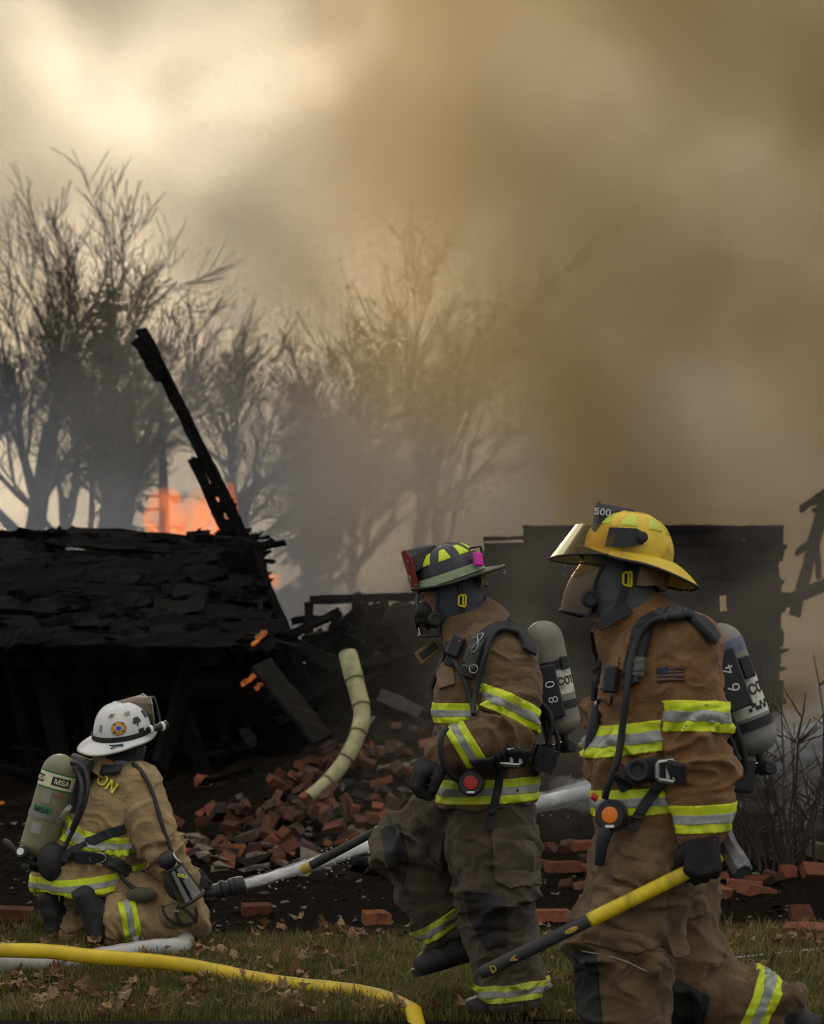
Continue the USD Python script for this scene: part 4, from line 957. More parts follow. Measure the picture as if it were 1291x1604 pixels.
def walker(D, label, jk_m, tr_m, lm, sv, spec):
    """Shared build: the clothed body from joints measured in the photograph. spec holds the limbs."""
    t = thing('person', label, 'person', (spec['base'][0], spec['base'][1], 0))
    lt, ln, lf = spec['torso'], spec['near_arm'], spec['far_arm']
    jl = [lt, ln, lf]; jf = wrinkled(jl, union(jl, .035))
    jm = garment(jl); j = obj('jacket', jm, jk_m, t, True)
    tl = spec['legs']; kk = spec.get('k', .03); tf = wrinkled(tl, union(tl, kk)); tm_ = garment(tl, k=kk); r = obj('trousers', tm_, tr_m, t, True)
    # body under the clothes: one continuous surface with the head and face
    hc, HT = spec['head']; hf = head_parts(hc, HT)
    bl = [Limb(lt.p[1:], lt.r[1:] - .075, (lt.lat[0], lt.lat[1] * .7)), Limb(ln.p, np.maximum(ln.r - .05, .03)), Limb(lf.p, np.maximum(lf.r - .05, .03))] + [Limb(l.p, np.maximum(l.r - .06, .03)) for l in tl]
    bl.append(Limb([hc + HT[:3, :3] @ A([-.02, 0, -.05]), spec['neck']], [.052, .06]))
    bf = union(bl, .04)
    body = iso(lambda p: smin(bf(p), hf(p), .012), *bounds(bl, .16), .011, 3)
    fine = iso(hf, hc - .19, hc + .19, .0045, 2)
    obj('body', body, skin, t, True); obj('face', cut(fine, [(hc + HT[:3, 0] * .02, HT[:3, 0])]), skin, t, True)
    return t, j, r, jf, jm, tf, tm_, (lt, ln, lf, tl)

def limbmesh(l, h=.0075):
    return garment([l], h)

D2 = 8.0
lat2 = A([.10, .995, 0])
torso2 = Limb(pts_(D2, (764, 1262, 0), (762, 1180, 0), (758, 1085, 0), (765, 1035, 0)), [.186, .172, .180, .150], (lat2, .075), .007, 11, (1,), 3, cut=[(P(766, 1257, D2), A([.06, 0, -1.]))])
near2 = Limb(pts_(D2, (792, 1037, -.17), (800, 1085, -.21), (797, 1146, -.27), (752, 1163, -.30), (700, 1182, -.27)), [.116, .108, .092, .086, .070], None, .008, 16, (2,), 11)
far2 = Limb(pts_(D2, (770, 1040, .19), (745, 1150, .26), (690, 1212, .14)), [.115, .095, .07], None, .008, 16, (1,), 12)
legN2 = Limb(pts_(D2, (772, 1255, -.09), (774, 1330, -.10), (770, 1405, -.10), (790, 1480, -.10), (805, 1556, -.10)), [.150, .170, .136, .124, .100], None, .009, 12, (2, 4), 21, cut=[(P(806, 1560, D2), A([.12, 0, -1.]))])
legF2 = Limb(pts_(D2, (752, 1258, .10), (690, 1292, .08), (646, 1330, .06), (668, 1392, .08), (706, 1452, .10)), [.148, .146, .120, .114, .10], None, .009, 13, (2, 4), 22, cut=[(P(712, 1462, D2), A([.55, 0, -.83]))])
jk2 = cloth('brown_coat_cloth', (.135, .082, .038), .5); tr2 = cloth('sooty_trouser_cloth', (.074, .056, .037), .66)
RY = lambda yaw, pitch, roll=0.: TM.euler_matrix(roll, pitch, yaw, 'rxyz') if False else rotz(yaw) @ TM.rotation_matrix(pitch, [0, 1, 0]) @ TM.rotation_matrix(roll, [1, 0, 0])
def at(T, p): T = T.copy(); T[:3, 3] = p; return T
hc2 = P(705, 936, D2); HT2 = RY(math.pi + .22, math.radians(14))
t2, j2, r2, jf2, jm2, tf2, tm2, L2 = walker(D2, 'firefighter in black helmet and brown coat striding left with a raised knee', jk2, tr2, lime, silver,
    dict(base=P(790, 1590, D2), torso=torso2, near_arm=near2, far_arm=far2, legs=[legN2, legF2], head=(hc2, HT2), neck=P(745, 1000, D2)))
tm2_n, tm2_f = limbmesh(legN2), limbmesh(legF2)
sl2, to2 = limbmesh(near2), limbmesh(torso2)
band(sl2, (748, 1100), (822, 1134), D2, .082, j2, (lime, silver), .12, keep=[(P(768, 1080, D2), A([.45, 0, .89])), ] if False else [(P(735, 1120, D2), A([1., 0, .25]))])
band(sl2, (711, 1136), (738, 1180), D2, .075, j2, (lime, silver), .0, keep=[(P(765, 1165, D2), A([-1., 0, -.3]))])
band(to2, (676, 1115), (840, 1113), D2, .075, j2, (lime, silver))
band(to2, (690, 1236), (843, 1230), D2, .088, j2, (lime, silver))
band(tm2_n, (762, 1545), (846, 1536), D2, .062, r2, (lime_d, silver_d))
band(tm2_f, (674, 1463), (726, 1427), D2, .062, r2, (lime_d, silver_d))
knee = M('knee_patch', (.014, .013, .012), .7, .4, 20., .5, 90., .003)
for poly in ([(728, 1395), (790, 1400), (796, 1480), (762, 1488), (735, 1440)], ):
    x = patch(tm2_n, poly, D2 - .02); 
    if x is not None: obj('knee_patch', x, knee, r2, True)
x = patch(tm2_f, [(596, 1296), (625, 1290), (640, 1345), (632, 1392), (604, 1350)], D2 + .1)
if x is not None: obj('knee_patch', x, knee, r2, True)
trp2 = cloth('pocket_cloth', (.095, .075, .05), .5)
x = patch(tm2_n, [(770, 1300), (842, 1292), (846, 1385), (800, 1392), (775, 1380)], D2 - .05, .007, .012)
if x is not None: obj('pocket', x, trp2, r2, True)
# boots
boot(t2, P(806, 1552, D2 - .1), P(808, 1566, D2 - .1), G(836, 1594) * A([1, 0, 1]) + A([0, D2 - .1, .0]), G(722, 1596) * A([1, 0, 1]) + A([0, D2 - .16, .0]), (0, 0, 1))
boot(t2, P(708, 1455, D2 + .1), P(722, 1482, D2 + .1), P(754, 1500, D2 + .1), P(650, 1530, D2 + .04), A([-.28, 0, 1.]))
# collar, hood, flaps
collar(j2, None, P(744, 1000, D2), P(722, 962, D2), .150, .108, jk2, (1., 0, .3), .75)
def hood(person, hc, HT, neck, mat, face_open, k=.03):
    hf = head_parts(hc, HT); nl = Limb([hc + HT[:3, :3] @ A([-.03, 0, -.04]), neck], [.088, .105])
    sk = lambda p: smin(np.linalg.norm((((p - hc) @ HT[:3, :3]) - A([.0, 0, .0])) / A([.112, .094, .135]), axis=1) * .1 - .1, nl(p), .04)
    o, n = face_open
    f = lambda p: np.maximum(sk(p), (p - o) @ n)
    m = iso(f, hc - .30, hc + .24, .0065, 3)
    w = meshkit.noise(m.vertices * A([14., 14., 34.]) + 3, 3); m.vertices = m.vertices + vnorm(m) * (.007 * (1 - np.abs(2 * w - 1)) - .003)[:, None]
    obj('hood', m, mat, person, True); return sk
hd2 = hood(t2, hc2, HT2, P(742, 1000, D2), hoodm[2], (hc2 + HT2[:3, :3] @ A([.072, 0, -.02]), HT2[:3, :3] @ A([1, 0, .12])))
# facepiece
def facepiece(person, hc, HT, lens_m, fx=.150, top=.03, bot=-.085, half=.070, nose_x=.0, name='face_mask', reg=True, reg_at=(.085, .075, -.045), slant=0.):
    R = HT.copy(); R[:3, 3] = hc
    u = np.linspace(-1.25, 1.25, 29); z = np.linspace(0, 1, 9); U, Z = np.meshgrid(u, z, indexing='ij')
    zz = bot + (top - bot) * Z; bulge = fx + slant * (1 - Z) * np.cos(U) ** 2 - .012 * (2 * Z - 1) ** 2
    X = bulge - (fx - .055) * (1 - np.cos(U * .98)) * 1.15; Y = half * np.sin(U) * 1.06
    V = np.stack([X, Y, zz], -1).reshape(-1, 3); i, j = np.meshgrid(np.arange(28), np.arange(8), indexing='ij'); q = np.stack([i * 9 + j, (i + 1) * 9 + j, (i + 1) * 9 + j + 1, i * 9 + j + 1], -1).reshape(-1, 4)
    m = trimesh.Trimesh(V, np.vstack([q[:, [0, 1, 2]], q[:, [0, 2, 3]]]), process=False)
    mk = obj(name, put(cat([tube(np.vstack([V.reshape(29, 9, 3)[:, 0], V.reshape(29, 9, 3)[-1], V.reshape(29, 9, 3)[::-1, 8], V.reshape(29, 9, 3)[0, ::-1]])[:-1], .0055, 7)]), R), rub, person, True)
    obj('lens', put(m, R), lens_m, mk, True)
    cup = ellipsoid((.102, 0, -.052), (.036, .036, .042), 3); obj('nose_cup', put(cup, R), M('dark_silicone', (.03, .03, .032), .5, .2), mk, True)
    ch = ellipsoid((.075, 0, -.085), (.06, .05, .028), 3); obj('chin_block', put(ch, R), rub, mk, True)
    for s in (-1, 1):
        T = R @ TM.translation_matrix([reg_at[0], s * reg_at[1], reg_at[2]]) @ TM.rotation_matrix(-s * np.pi / 2, [1, 0, 0])
        obj('voice_port', put(lathe([(.001, .0), (.026, .0), (.029, .006), (.026, .014), (.019, .017), (.018, .013), (.001, .012)], 24), T), rub, mk, 40)
    return mk, R
lens2 = pane('clear_lens', (.82, .78, .72), .0, .08, 1.22)
mk2, R2 = facepiece(t2, hc2, RY(math.pi + .22, math.radians(2)), lens2, .138, .030, -.142, .082, reg_at=(.078, .074, -.080))
# helmet
blk = M('black_helmet', (.014, .014, .017), .32, .3, 14., .25, 50., .003, dirt=.3, dirtcol=(.06, .055, .05), dscale=10., spec=.5)
redl = M('red_leather', (.16, .018, .013), .5, .3, 22., .35, 120., .002, dirt=.3)
hT2 = at(RY(math.pi + .24, math.radians(19), math.radians(1)), P(708, 909, D2))
limep = M('lime_sticker', (.52, .64, .015), .45, .1, 12., dirt=.12, dirtcol=(.2, .22, .03))
hp2, hT2, _ = helmet(t2, hT2, blk, rub, limep, 1., .136, .112, .140, .075, .020, .030, .12)
dome_band(hp2, hT2, .138, .114, .006, .038, M('green_grey_tape', (.26, .33, .20), .6, .15, 30., .2, 90., .002, dirt=.2), 'helmet_band', th0=-2.6, th1=2.6)
front_piece(hp2, hT2, redl, M('black_leather', (.02, .018, .017), .55, .4, 30., .7, 90., .004), .168, .150, -.006, .055)
Tsh = hT2 @ TM.translation_matrix([.153, -.0, .055])
obj('shield_badge', put(lathe([(.001, .004), (.016, .004), (.018, 0)], 20), Tsh @ TM.rotation_matrix(np.pi / 2, [0, 1, 0])), M('dull_brass', (.30, .22, .10), .45, .3, 30., metal=.8), hp2, 40)
for y_, z_ in ((.052, .03), (-.052, .03), (.05, .125), (-.05, .125)):
    obj('rivet', put(ellipsoid((.148, y_ * .85, z_), (.004, .004, .004), 1), hT2), steel, hp2, True)
pk = M('pink_plastic', (.55, .02, .30), .4, .2, 20.)
obj('goggle_clip', put(box((.045, .018, .052), (-.095, .105, .045), eul(0, -.3, .5), .006), hT2), pk, hp2)
obj('goggle_frame', put(cat([tube([(-.118, .098, .03), (-.125, .085, .088), (-.075, .112, .095)], .005, 6)]), hT2), rub, hp2, True)
obj('hanging_ring', put(tube([(.006 * math.cos(a) - .205, 0, -.034 + .008 * math.sin(a)) for a in np.linspace(0, 6.28, 14)], .0016, 6), hT2), steel, hp2, True)
def ear_flap(person, hp, hT, mat, th0=1.7, th1=4.6, z0=-.075, z1=.005, r=1.0):
    th = np.linspace(th0, th1, 40); rows = []
    for z, g in ((z1, 0), ((z0 + z1) / 2, .010), (z0, .004), (z0, -.006), (z1, -.010)):
        w = .005 * np.sin(th * 9 + z * 60); rows.append(np.stack([(.122 * r + g + w) * np.cos(th), (.100 * r + g + w) * np.sin(th), np.full(40, z) + .006 * np.sin(th * 6)], 1))
    v = np.stack(rows, 1).reshape(-1, 3); K = 5; i, j = np.meshgrid(np.arange(39), np.arange(K), indexing='ij'); k = (j + 1) % K
    q = np.stack([i * K + j, (i + 1) * K + j, (i + 1) * K + k, i * K + k], -1).reshape(-1, 4); m = trimesh.Trimesh(v, np.vstack([q[:, [0, 1, 2]], q[:, [0, 2, 3]]]), process=False); m.fix_normals()
    obj('ear_flap', put(m, hT), mat, hp, 60)
ear_flap(t2, hp2, hT2, cloth('ear_flap_cloth', (.20, .135, .065), .3), 2.3, 3.9, -.06, -.005)
hs2 = lambda p: np.minimum(hd2(p), 9)
cs = strap(hs2, [(722, 902), (722, 925), (725, 950), (722, 968), (712, 988)], D2, .020, .004, .006, 20)
obj('chin_strap', cs, web, hp2)
def buckle(parent, c, nrm, up, w, h, th, mat, name='buckle', hole=.55):
    T = aim(nrm, np.cross(up, nrm), c); t_ = min(w, h) * .15; loop = [(w / 2 * sx_, h / 2 * sy_ * (1 if sx_ > 0 else .8), 0) for sx_, sy_ in ((-.8, 1), (.85, 1), (1, .8), (1, -.8), (.85, -1), (-.8, -1), (-1, -.7), (-1, .7), (-.8, 1), (.85, 1))]
    fr = [tube(loop, t_, 8), box((t_ * 1.6, h * 1.0, th), (w * .12, 0, 0), bev=.0012)]
    return obj(name, put(cat(fr), T), mat, parent)
p = hit(hs2, 724, 941, D2, .013); buckle(hp2, p, (.1, -1, .1), (0.05, 0, 1), .026, .046, .008, yplas)
# gloves
gl = hand(P(700, 1184, D2 - .27), A([-.88, -.05, -.46]), A([.42, .35, -.8]), A([0.1, -1., .3]), (.75, 1.0, .7), 1.3, .05, .0135)
obj('glove', gl, glove_m, t2, True)
obj('glove_cuff', tube([P(722, 1176, D2 - .28), P(704, 1183, D2 - .275), P(692, 1188, D2 - .27)], [.070, .066, .052], 20), glove_m, t2, True)
gl = hand(P(694, 1216, D2 + .10), A([-.75, -.1, -.65]), A([.5, -.3, -.8]), A([0., 1., .2]), (.9, 1.1, .8), 1.12)
obj('glove', gl, glove_m, t2, True)
# flaps and pocket on the chest
tanv = cloth('coat_flap_cloth', (.17, .11, .055), .3)
fl = P(672, 1020, D2 - .02); T = aim((-.25, -1, .15), (.8, 0, .55), fl)
obj('collar_flap', put(box((.105, .055, .010), (0, 0, 0), bev=.004), T), tanv, j2); obj('velcro', put(box((.075, .026, .004), (0, 0, .007), bev=.001), T), web, j2)
x = patch(jm2, [(683, 1040), (712, 1036), (714, 1072), (690, 1080)], D2, .010, .016)
if x is not None: obj('storm_flap', x, tanv, j2, True)

# air pack
pack2 = thing('breathing_apparatus', 'air pack numbered 80 with scuffed grey cylinder worn by the black helmet firefighter', 'air pack', P(850, 1200, D2))
tankm = M('scuffed_tank', (.20, .19, .155), .5, .45, 11., .4, 60., .003, dirt=.75, dirtcol=(.05, .048, .04), dscale=11.)
Tc, Lc, c2 = cylinder_parts(pack2, P(846, 985, D2 - .03) + A([0, 0, .03]), P(884, 1152, D2 - .03), .073, tankm)
valve(pack2, Tc, .02, turn=.3)
labm = M('tank_label', (.50, .50, .44), .5, .15, 20., dirt=.4, dscale=16.)
obj('tank_label', put(tube([(0, 0, .155), (0, 0, .245)], .0738, 40, False), Tc), labm, c2, True)
cyl_text('SCOTT', .028, Tc, .0742, .70, .205, web, c2)
for z in (.255, .10): obj('tank_band', put(tube([(0, 0, z), (0, 0, z + .03)], .0765, 36, False), Tc), web, c2, True)
obj('band_latch', put(box((.03, .016, .05), (.03, -.078, .27), bev=.003), Tc @ rotz(1.9)), plas, c2)
ax2 = (P(846, 985, D2) - P(884, 1152, D2)); ax2 /= np.linalg.norm(ax2)
TB = aim(A([-ax2[2], 0, ax2[0]]) * -1, (0, -1, 0), P(848, 1090, D2 - .02))     # z: towards the cylinder
obj('backplate', put(cat([box((.16, .38, .018), (0, 0, -.012), bev=.006), box((.19, .12, .022), (0, -.17, -.008), bev=.006)]), TB), plas, pack2)
bx = P(862, 1084, D2 - .115); TS = aim((0, -1, .02), A([ax2[2], 0, -ax2[0]]), bx)
pl2 = obj('side_plate', put(box((.075, .20, .02), bev=.005), TS), plas, pack2)
for ch, y in (('0', .028), ('8', -.030)):
    m = meshkit.text_mesh(ch, .034, .0016); m.apply_translation([-m.bounds[:, 0].mean(), -.017, 0]); obj('lettering', put(m, TS @ TM.translation_matrix([.004, y, .0105]) @ rotz(np.pi / 2 * 0 + np.pi / 2)), white_print, pl2)
def frame_tubes(t, pls, r, mat, name): 
    for q_ in pls: obj(name, tube(spline(q_, 24), r, 8), mat, t, True)
frame_tubes(pack2, [[P(838, 1040, D2 - .12), P(850, 1110, D2 - .14), P(872, 1150, D2 - .13), P(868, 1190, D2 - .12)], [P(845, 1100, D2 - .15), P(862, 1120, D2 - .16), P(858, 1165, D2 - .15), P(846, 1200, D2 - .14)]], .009, rub, 'air_hose')
obj('reducer', put(box((.06, .09, .10), bev=.012), at(RY(0, .2), P(856, 1186, D2 - .05))), plas, pack2)
obj('lumbar_pad', beam(P(838, 1185, D2 - .12), P(868, 1195, D2 - .12), .20, .085, 0, .003, 6, 4), web, pack2)
jw = lambda p: jf2(p)
obj('shoulder_strap', strap(jw, [(828, 1022, -.15), (815, 992, -.16), (790, 981, -.17), (768, 990, -.18), (752, 1010, -.18), (741, 1040, -.18)], D2, .058, .014, .012, 36), web, pack2)
obj('shoulder_strap', strap(jw, [(815, 990, .16), (780, 975, .16), (745, 1000, .16), (720, 1050, .14), (700, 1110, .12)], D2, .058, .014, .012, 36), web, pack2)
pad = cloth('grey_pad_cloth', (.10, .10, .095), .3)
obj('strap_pad', strap(jw, [(750, 1000), (741, 1022), (733, 1046)], D2, .052, .008, .026, 14), pad, pack2)
obj('strap_pad', strap(jw, [(735, 1038), (729, 1060)], D2, .058, .010, .022, 10), web, pack2)
obj('low_pressure_hose', tube(spline([hit(jf2, x, y, D2, .028) for x, y in ((812, 990), (775, 990), (762, 1020), (752, 1060), (744, 1092), (742, 1118))], 40), .0105, 10), rub, pack2, True)
obj('low_pressure_hose', tube(spline([hit(jf2, x, y, D2, .024) for x, y in ((742, 1118), (736, 1090), (720, 1050), (706, 1026), (698, 1008))], 30), .010, 10), rub, pack2, True)
obj('waist_belt', strap(jw, [(826, 1187), (812, 1186), (798, 1186), (775, 1192), (745, 1200)], D2, .085, .012, .008, 30), web, pack2)
p = hit(jf2, 797, 1186, D2, .022); buckle(pack2, p, (.0, -1, .05), (0, 0, 1), .085, .058, .007, steel)
p = hit(jf2, 738, 1226, D2, .05); disc_gauge(pack2, p, (-.1, -1, .1), .050, redm)
obj('hanging_strap', strap(lambda q: np.minimum(tf2(q), jf2(q)), [(790, 1195), (782, 1225), (774, 1262), (766, 1300)], D2, .030, .006, .014, 24), web, pack2)
obj('hose_loop', tube(spline([hit(jf2, x, y, D2, .035) for x, y in ((700, 1140), (690, 1170), (700, 1205), (722, 1222))], 24), .011, 8), rub, pack2, True)
p = hit(jf2, 714, 1012, D2, .03); Tm = aim((-.2, -1, .1), (.9, 0, -.4), p)
mic = thing('radio_mic', 'black speaker microphone with tiny red light clipped below the collar', 'microphone', p)
obj('case', put(box((.055, .085, .035), bev=.008), Tm), plas, mic); obj('light', put(ellipsoid((.008, .022, .0185), (.0035, .0035, .002), 1), Tm), M('red_light', (.8, .05, .06), .3), mic, True); obj('clip', put(box((.03, .05, .012), (0, -.055, -.005), bev=.003), Tm), rub, mic)
cb = [hit(jf2, x, y, D2, .042) for x, y in ((748, 995), (757, 993), (752, 1002), (741, 1014), (738, 1022), (744, 1020), (749, 1008), (748, 995))]
ca = thing('carabiner', 'silver carabiner clipped on the grey shoulder pad', 'carabiner', cb[0])
obj('hook', tube(spline(cb, 36), .0026, 7), steel, ca, True); obj('ring', tube([hit(jf2, 742 + 6.5 * math.cos(a), 1048 + 6.5 * math.sin(a), D2, .040) for a in np.linspace(0, 6.28, 18)], .0026, 6), steel, ca, True)
# tool in the far hand
ta, tb = P(474, 1363, D2 + .16), P(718, 1234, D2 + .10); dr = (tb - ta) / np.linalg.norm(tb - ta); Lt = np.linalg.norm(tb - ta)
axe = thing('axe', 'long black tool handle with yellow bands held low by the black helmet firefighter', 'axe', ta)
obj('handle', tube([ta + dr * .03, ta + dr * Lt * .48], [.0185, .0165], 14), M('black_grip', (.016, .015, .015), .6, .35, 40., .5, 120., .002, dirt=.2, dirtcol=(.05, .045, .03)), axe, True)
ygr = M('worn_yellow', (.38, .27, .03), .55, .3, 30., .3, 120., .002, dirt=.35, dirtcol=(.05, .04, .02), dscale=16.)
obj('end_cap', put(lathe([(.001, -.002), (.016, 0), (.0195, .006), (.0195, .036), (.0185, .04)], 18), aim(dr, None, ta - dr * .004)), ygr, axe, 40)
obj('yellow_collar', tube([ta + dr * Lt * .48, ta + dr * Lt * .56], [.018, .018], 14), ygr, axe, True)
obj('upper_handle', tube([ta + dr * Lt * .56, ta + dr * Lt * 1.25], [.016, .016], 12), ygr, axe, True)
hd = ta + dr * Lt * 1.25; obj('axe_head', trimesh.convex.convex_hull(np.vstack([hd + A(q_) for q_ in ((-.03, -.014, -.03), (-.03, .014, -.03), (.03, -.014, -.03), (.03, .014, -.03), (.05, -.003, .15), (.05, .003, .15), (-.06, -.003, .15), (-.06, .003, .15))])), steel, axe)

# ------------------------------------------------------------------ firefighter with the yellow helmet (right, nearest)
D3 = 6.62
lat3 = A([.08, .997, 0])
torso3 = Limb(pts_(D3, (1022, 1270, 0), (1025, 1190, 0), (1028, 1095, 0), (1025, 1030, 0)), [.170, .172, .172, .140], (lat3, .085), .008, 11, (1,), 31, cut=[(P(1020, 1292, D3), A([.10, 0, -1.]))])
near3 = Limb(pts_(D3, (1068, 1022, -.19), (1080, 1100, -.23), (1094, 1180, -.25), (1098, 1240, -.26), (1100, 1296, -.27)), [.112, .105, .092, .084, .072], None, .009, 15, (2,), 41)
far3 = Limb(pts_(D3, (1010, 1030, .20), (975, 1130, .28), (985, 1225, .22)), [.115, .095, .07], None, .008, 15, (1,), 42)
legN3 = Limb(pts_(D3, (1022, 1275, -.09), (1005, 1365, -.11), (978, 1480, -.12), (980, 1590, -.11), (1000, 1690, -.10)), [.152, .166, .142, .128, .112], None, .009, 12, (2,), 51, cut=[(P(1000, 1700, D3), A([0, 0, -1.]))])
legF3 = Limb(pts_(D3, (1040, 1285, .10), (1045, 1380, .12), (1070, 1530, .14), (1140, 1562, .14), (1212, 1586, .14)), [.150, .156, .124, .118, .103], None, .009, 12, (2, 4), 52, cut=[(P(1222, 1590, D3 + .14), A([.95, 0, -.3]))])
jk3 = cloth('rust_coat_cloth', (.185, .090, .031), .55); tr3 = cloth('tan_trouser_cloth', (.140, .088, .041), .52)
hc3 = P(962, 917, D3); HT3 = RY(math.pi + .08, math.radians(4), 0)
t3, j3, r3, jf3, jm3, tf3, tm3, L3 = walker(D3, 'firefighter in yellow helmet and rust brown coat walking left with a sledgehammer', jk3, tr3, lime, silver,
    dict(base=P(985, 1740, D3), torso=torso3, near_arm=near3, far_arm=far3, legs=[legN3, legF3], head=(hc3, HT3), neck=P(985, 985, D3)))
sl3, to3, tn3, tf3m = limbmesh(near3), limbmesh(torso3), limbmesh(legN3), limbmesh(legF3)
band(sl3, (1030, 1125), (1136, 1128), D3, .092, j3, (lime, silver), .06)
band(sl3, (1062, 1270), (1136, 1266), D3, .084, j3, (lime, silver), .0)
band(to3, (940, 1158), (1120, 1130), D3, .092, j3, (lime, silver))
band(to3, (962, 1250), (1110, 1236), D3, .080, j3, (lime, silver))
band(tf3m, (1168, 1604), (1196, 1540), D3 + .14, .082, r3, (lime, silver))
band(tn3, (930, 1672), (1060, 1672), D3, .08, r3, (lime, silver))
x = patch(tn3, [(900, 1488), (934, 1494), (940, 1560), (948, 1650), (905, 1650)], D3 + .05, .005, .010)
if x is not None: obj('knee_patch', x, knee, r3, True)
x = patch(tf3m, [(1036, 1520), (1112, 1560), (1096, 1640), (1030, 1640)], D3 + .14, .005, .010)
if x is not None: obj('knee_patch', x, knee, r3, True)
x = patch(tn3, [(935, 1386), (1042, 1398), (1044, 1480), (1000, 1492), (915, 1478)], D3 - .06, .008, .014)
if x is not None: obj('pocket', x, cloth('pocket_tan_cloth', (.16, .105, .052), .5), r3, True)
x = patch(tf3m, [(1046, 1395), (1105, 1385), (1104, 1432), (1060, 1442)], D3 + .16, .008, .014)
if x is not None: obj('pocket', x, cloth('pocket_tan_cloth_b', (.18, .125, .065), .35), r3, True)
obj('loose_thread', tube(spline([hit(tf3, x, y, D3, .012) for x, y in ((912, 1490), (950, 1497), (985, 1508), (1010, 1520), (1036, 1522))], 30), .0016, 5), M('pale_thread', (.35, .33, .30), .8), r3, True)
boot(t3, P(1225, 1588, D3 + .14), P(1240, 1600, D3 + .14), P(1285, 1592, D3 + .14), P(1262, 1700, D3 + .10), A([-.95, 0, .25]), (.085, .068))
boot(t3, P(1000, 1690, D3 - .1), P(1004, 1715, D3 - .1), P(1040, 1748, D3 - .1), P(900, 1748, D3 - .16), (0, 0, 1))
collar(j3, None, P(1000, 1005, D3), P(968, 962, D3), .160, .112, jk3, (1., 0, .3), .6)
x = hit(jf3, 960, 968, D3, .03); T = aim((-.1, -1, .2), (.86, 0, .5), P(962, 966, D3 - .135))
obj('velcro', put(box((.115, .040, .006), bev=.002), T), web, j3)
hd3 = hood(t3, hc3, HT3, P(980, 985, D3), hoodm[3], (hc3 + HT3[:3, :3] @ A([.078, 0, -.03]), HT3[:3, :3] @ A([.96, 0, -.26])))
lens3 = pane('amber_lens', (.30, .24, .18), .10, .25, 1.28, (.85, .68, .50))
mk3, R3 = facepiece(t3, hc3, HT3 @ TM.rotation_matrix(-.30, [0, 1, 0]), lens3, .130, .045, -.115, .080, reg_at=(.078, .076, -.062), slant=.03)
yel = M('yellow_helmet', (.58, .40, .012), .42, .2, 9., .25, 50., .003, dirt=.34, dirtcol=(.16, .10, .03), dscale=11., spec=.5)
hT3 = at(RY(math.pi + .06, math.radians(-9), math.radians(4)), P(984, 874, D3))
hp3, hT3, _ = helmet(t3, hT3, yel, rub, M('pale_lime_sticker', (.50, .56, .06), .45, .15, 20., dirt=.25, dirtcol=(.2, .2, .05)), 1.02, .138, .114, .142, .090, .02, .040, .42)
front_piece(hp3, hT3, M('black_leather', (.02, .018, .017)), M('black_leather', (.02, .018, .017)), .152, .122, -.004, .050, (.0, .142))
m = meshkit.text_mesh('500', .020, .001); m.apply_translation([-m.bounds[:, 0].mean(), 0, 0]); obj('lettering', put(m, hT3 @ TM.translation_matrix([.106, .054, .110]) @ aim((.3, 1, .1), (-1, .3, 0))), white_print, hp3)
# flip-down visor with its hinge plate
ivm = pane('amber_visor', (.74, .60, .26), .015, .3, 1.14, (.9, .8, .5))
u = np.linspace(-1.28, 1.28, 33); z = np.linspace(0, 1, 10); U, Z = np.meshgrid(u, z, indexing='ij'); rr = .146 + .046 * Z
V = np.stack([rr * np.cos(U) * 1.12 + .012 + .012 * Z, rr * np.sin(U) * .88, .075 - .115 * Z + .02 * np.abs(np.sin(U)) ** 2 * Z], -1).reshape(-1, 3)
i, j = np.meshgrid(np.arange(32), np.arange(9), indexing='ij'); q = np.stack([i * 10 + j, (i + 1) * 10 + j, (i + 1) * 10 + j + 1, i * 10 + j + 1], -1).reshape(-1, 4)
vs = obj('visor', put(trimesh.Trimesh(V, np.vstack([q[:, [0, 1, 2]], q[:, [0, 2, 3]]]), process=False), hT3), ivm, hp3, True)
obj('visor_edge', put(tube(V.reshape(33, 10, 3)[:, 9], .0035, 7), hT3), rub, hp3, True)
for s in (-1, 1):
    pl = trimesh.convex.convex_hull(np.vstack([A([[.035, 0, .0], [-.03, 0, .055], [-.03, 0, .02], [.085, 0, -.005], [.08, 0, .055], [.0, 0, .065]]) + A([0, e, .01]) for e in (-.004, .004)])); pl.apply_translation([.01, s * .130, .0])
    obj('hinge_plate', put(pl, hT3), plas, hp3)
    obj('hinge_knob', put(lathe([(.001, .02), (.012, .02), (.017, .016), (.018, 0)], 20), hT3 @ TM.translation_matrix([-.012, s * .128, .05]) @ TM.rotation_matrix(-s * np.pi / 2, [1, 0, 0])), rub, hp3, 40)
ear_flap(t3, hp3, hT3, cloth('ear_flap_tan', (.20, .14, .075), .35), 1.75, 4.1, -.085, -.005, 1.02)
hs3 = lambda p: hd3(p)
obj('chin_strap', strap(hs3, [(984, 868), (983, 890), (981, 915), (974, 940), (962, 962), (945, 978)], D3, .022, .004, .006, 24), web, hp3)
p = hit(hs3, 983, 907, D3, .013); buckle(hp3, p, (.1, -1, .1), (0.05, 0, 1), .026, .046, .008, yplas)
obj('hanging_ring', put(tube([(.008 * math.cos(a) - .19, .02, -.068 + .011 * math.sin(a)) for a in np.linspace(0, 6.28, 14)], .0017, 6), hT3), steel, hp3, True)
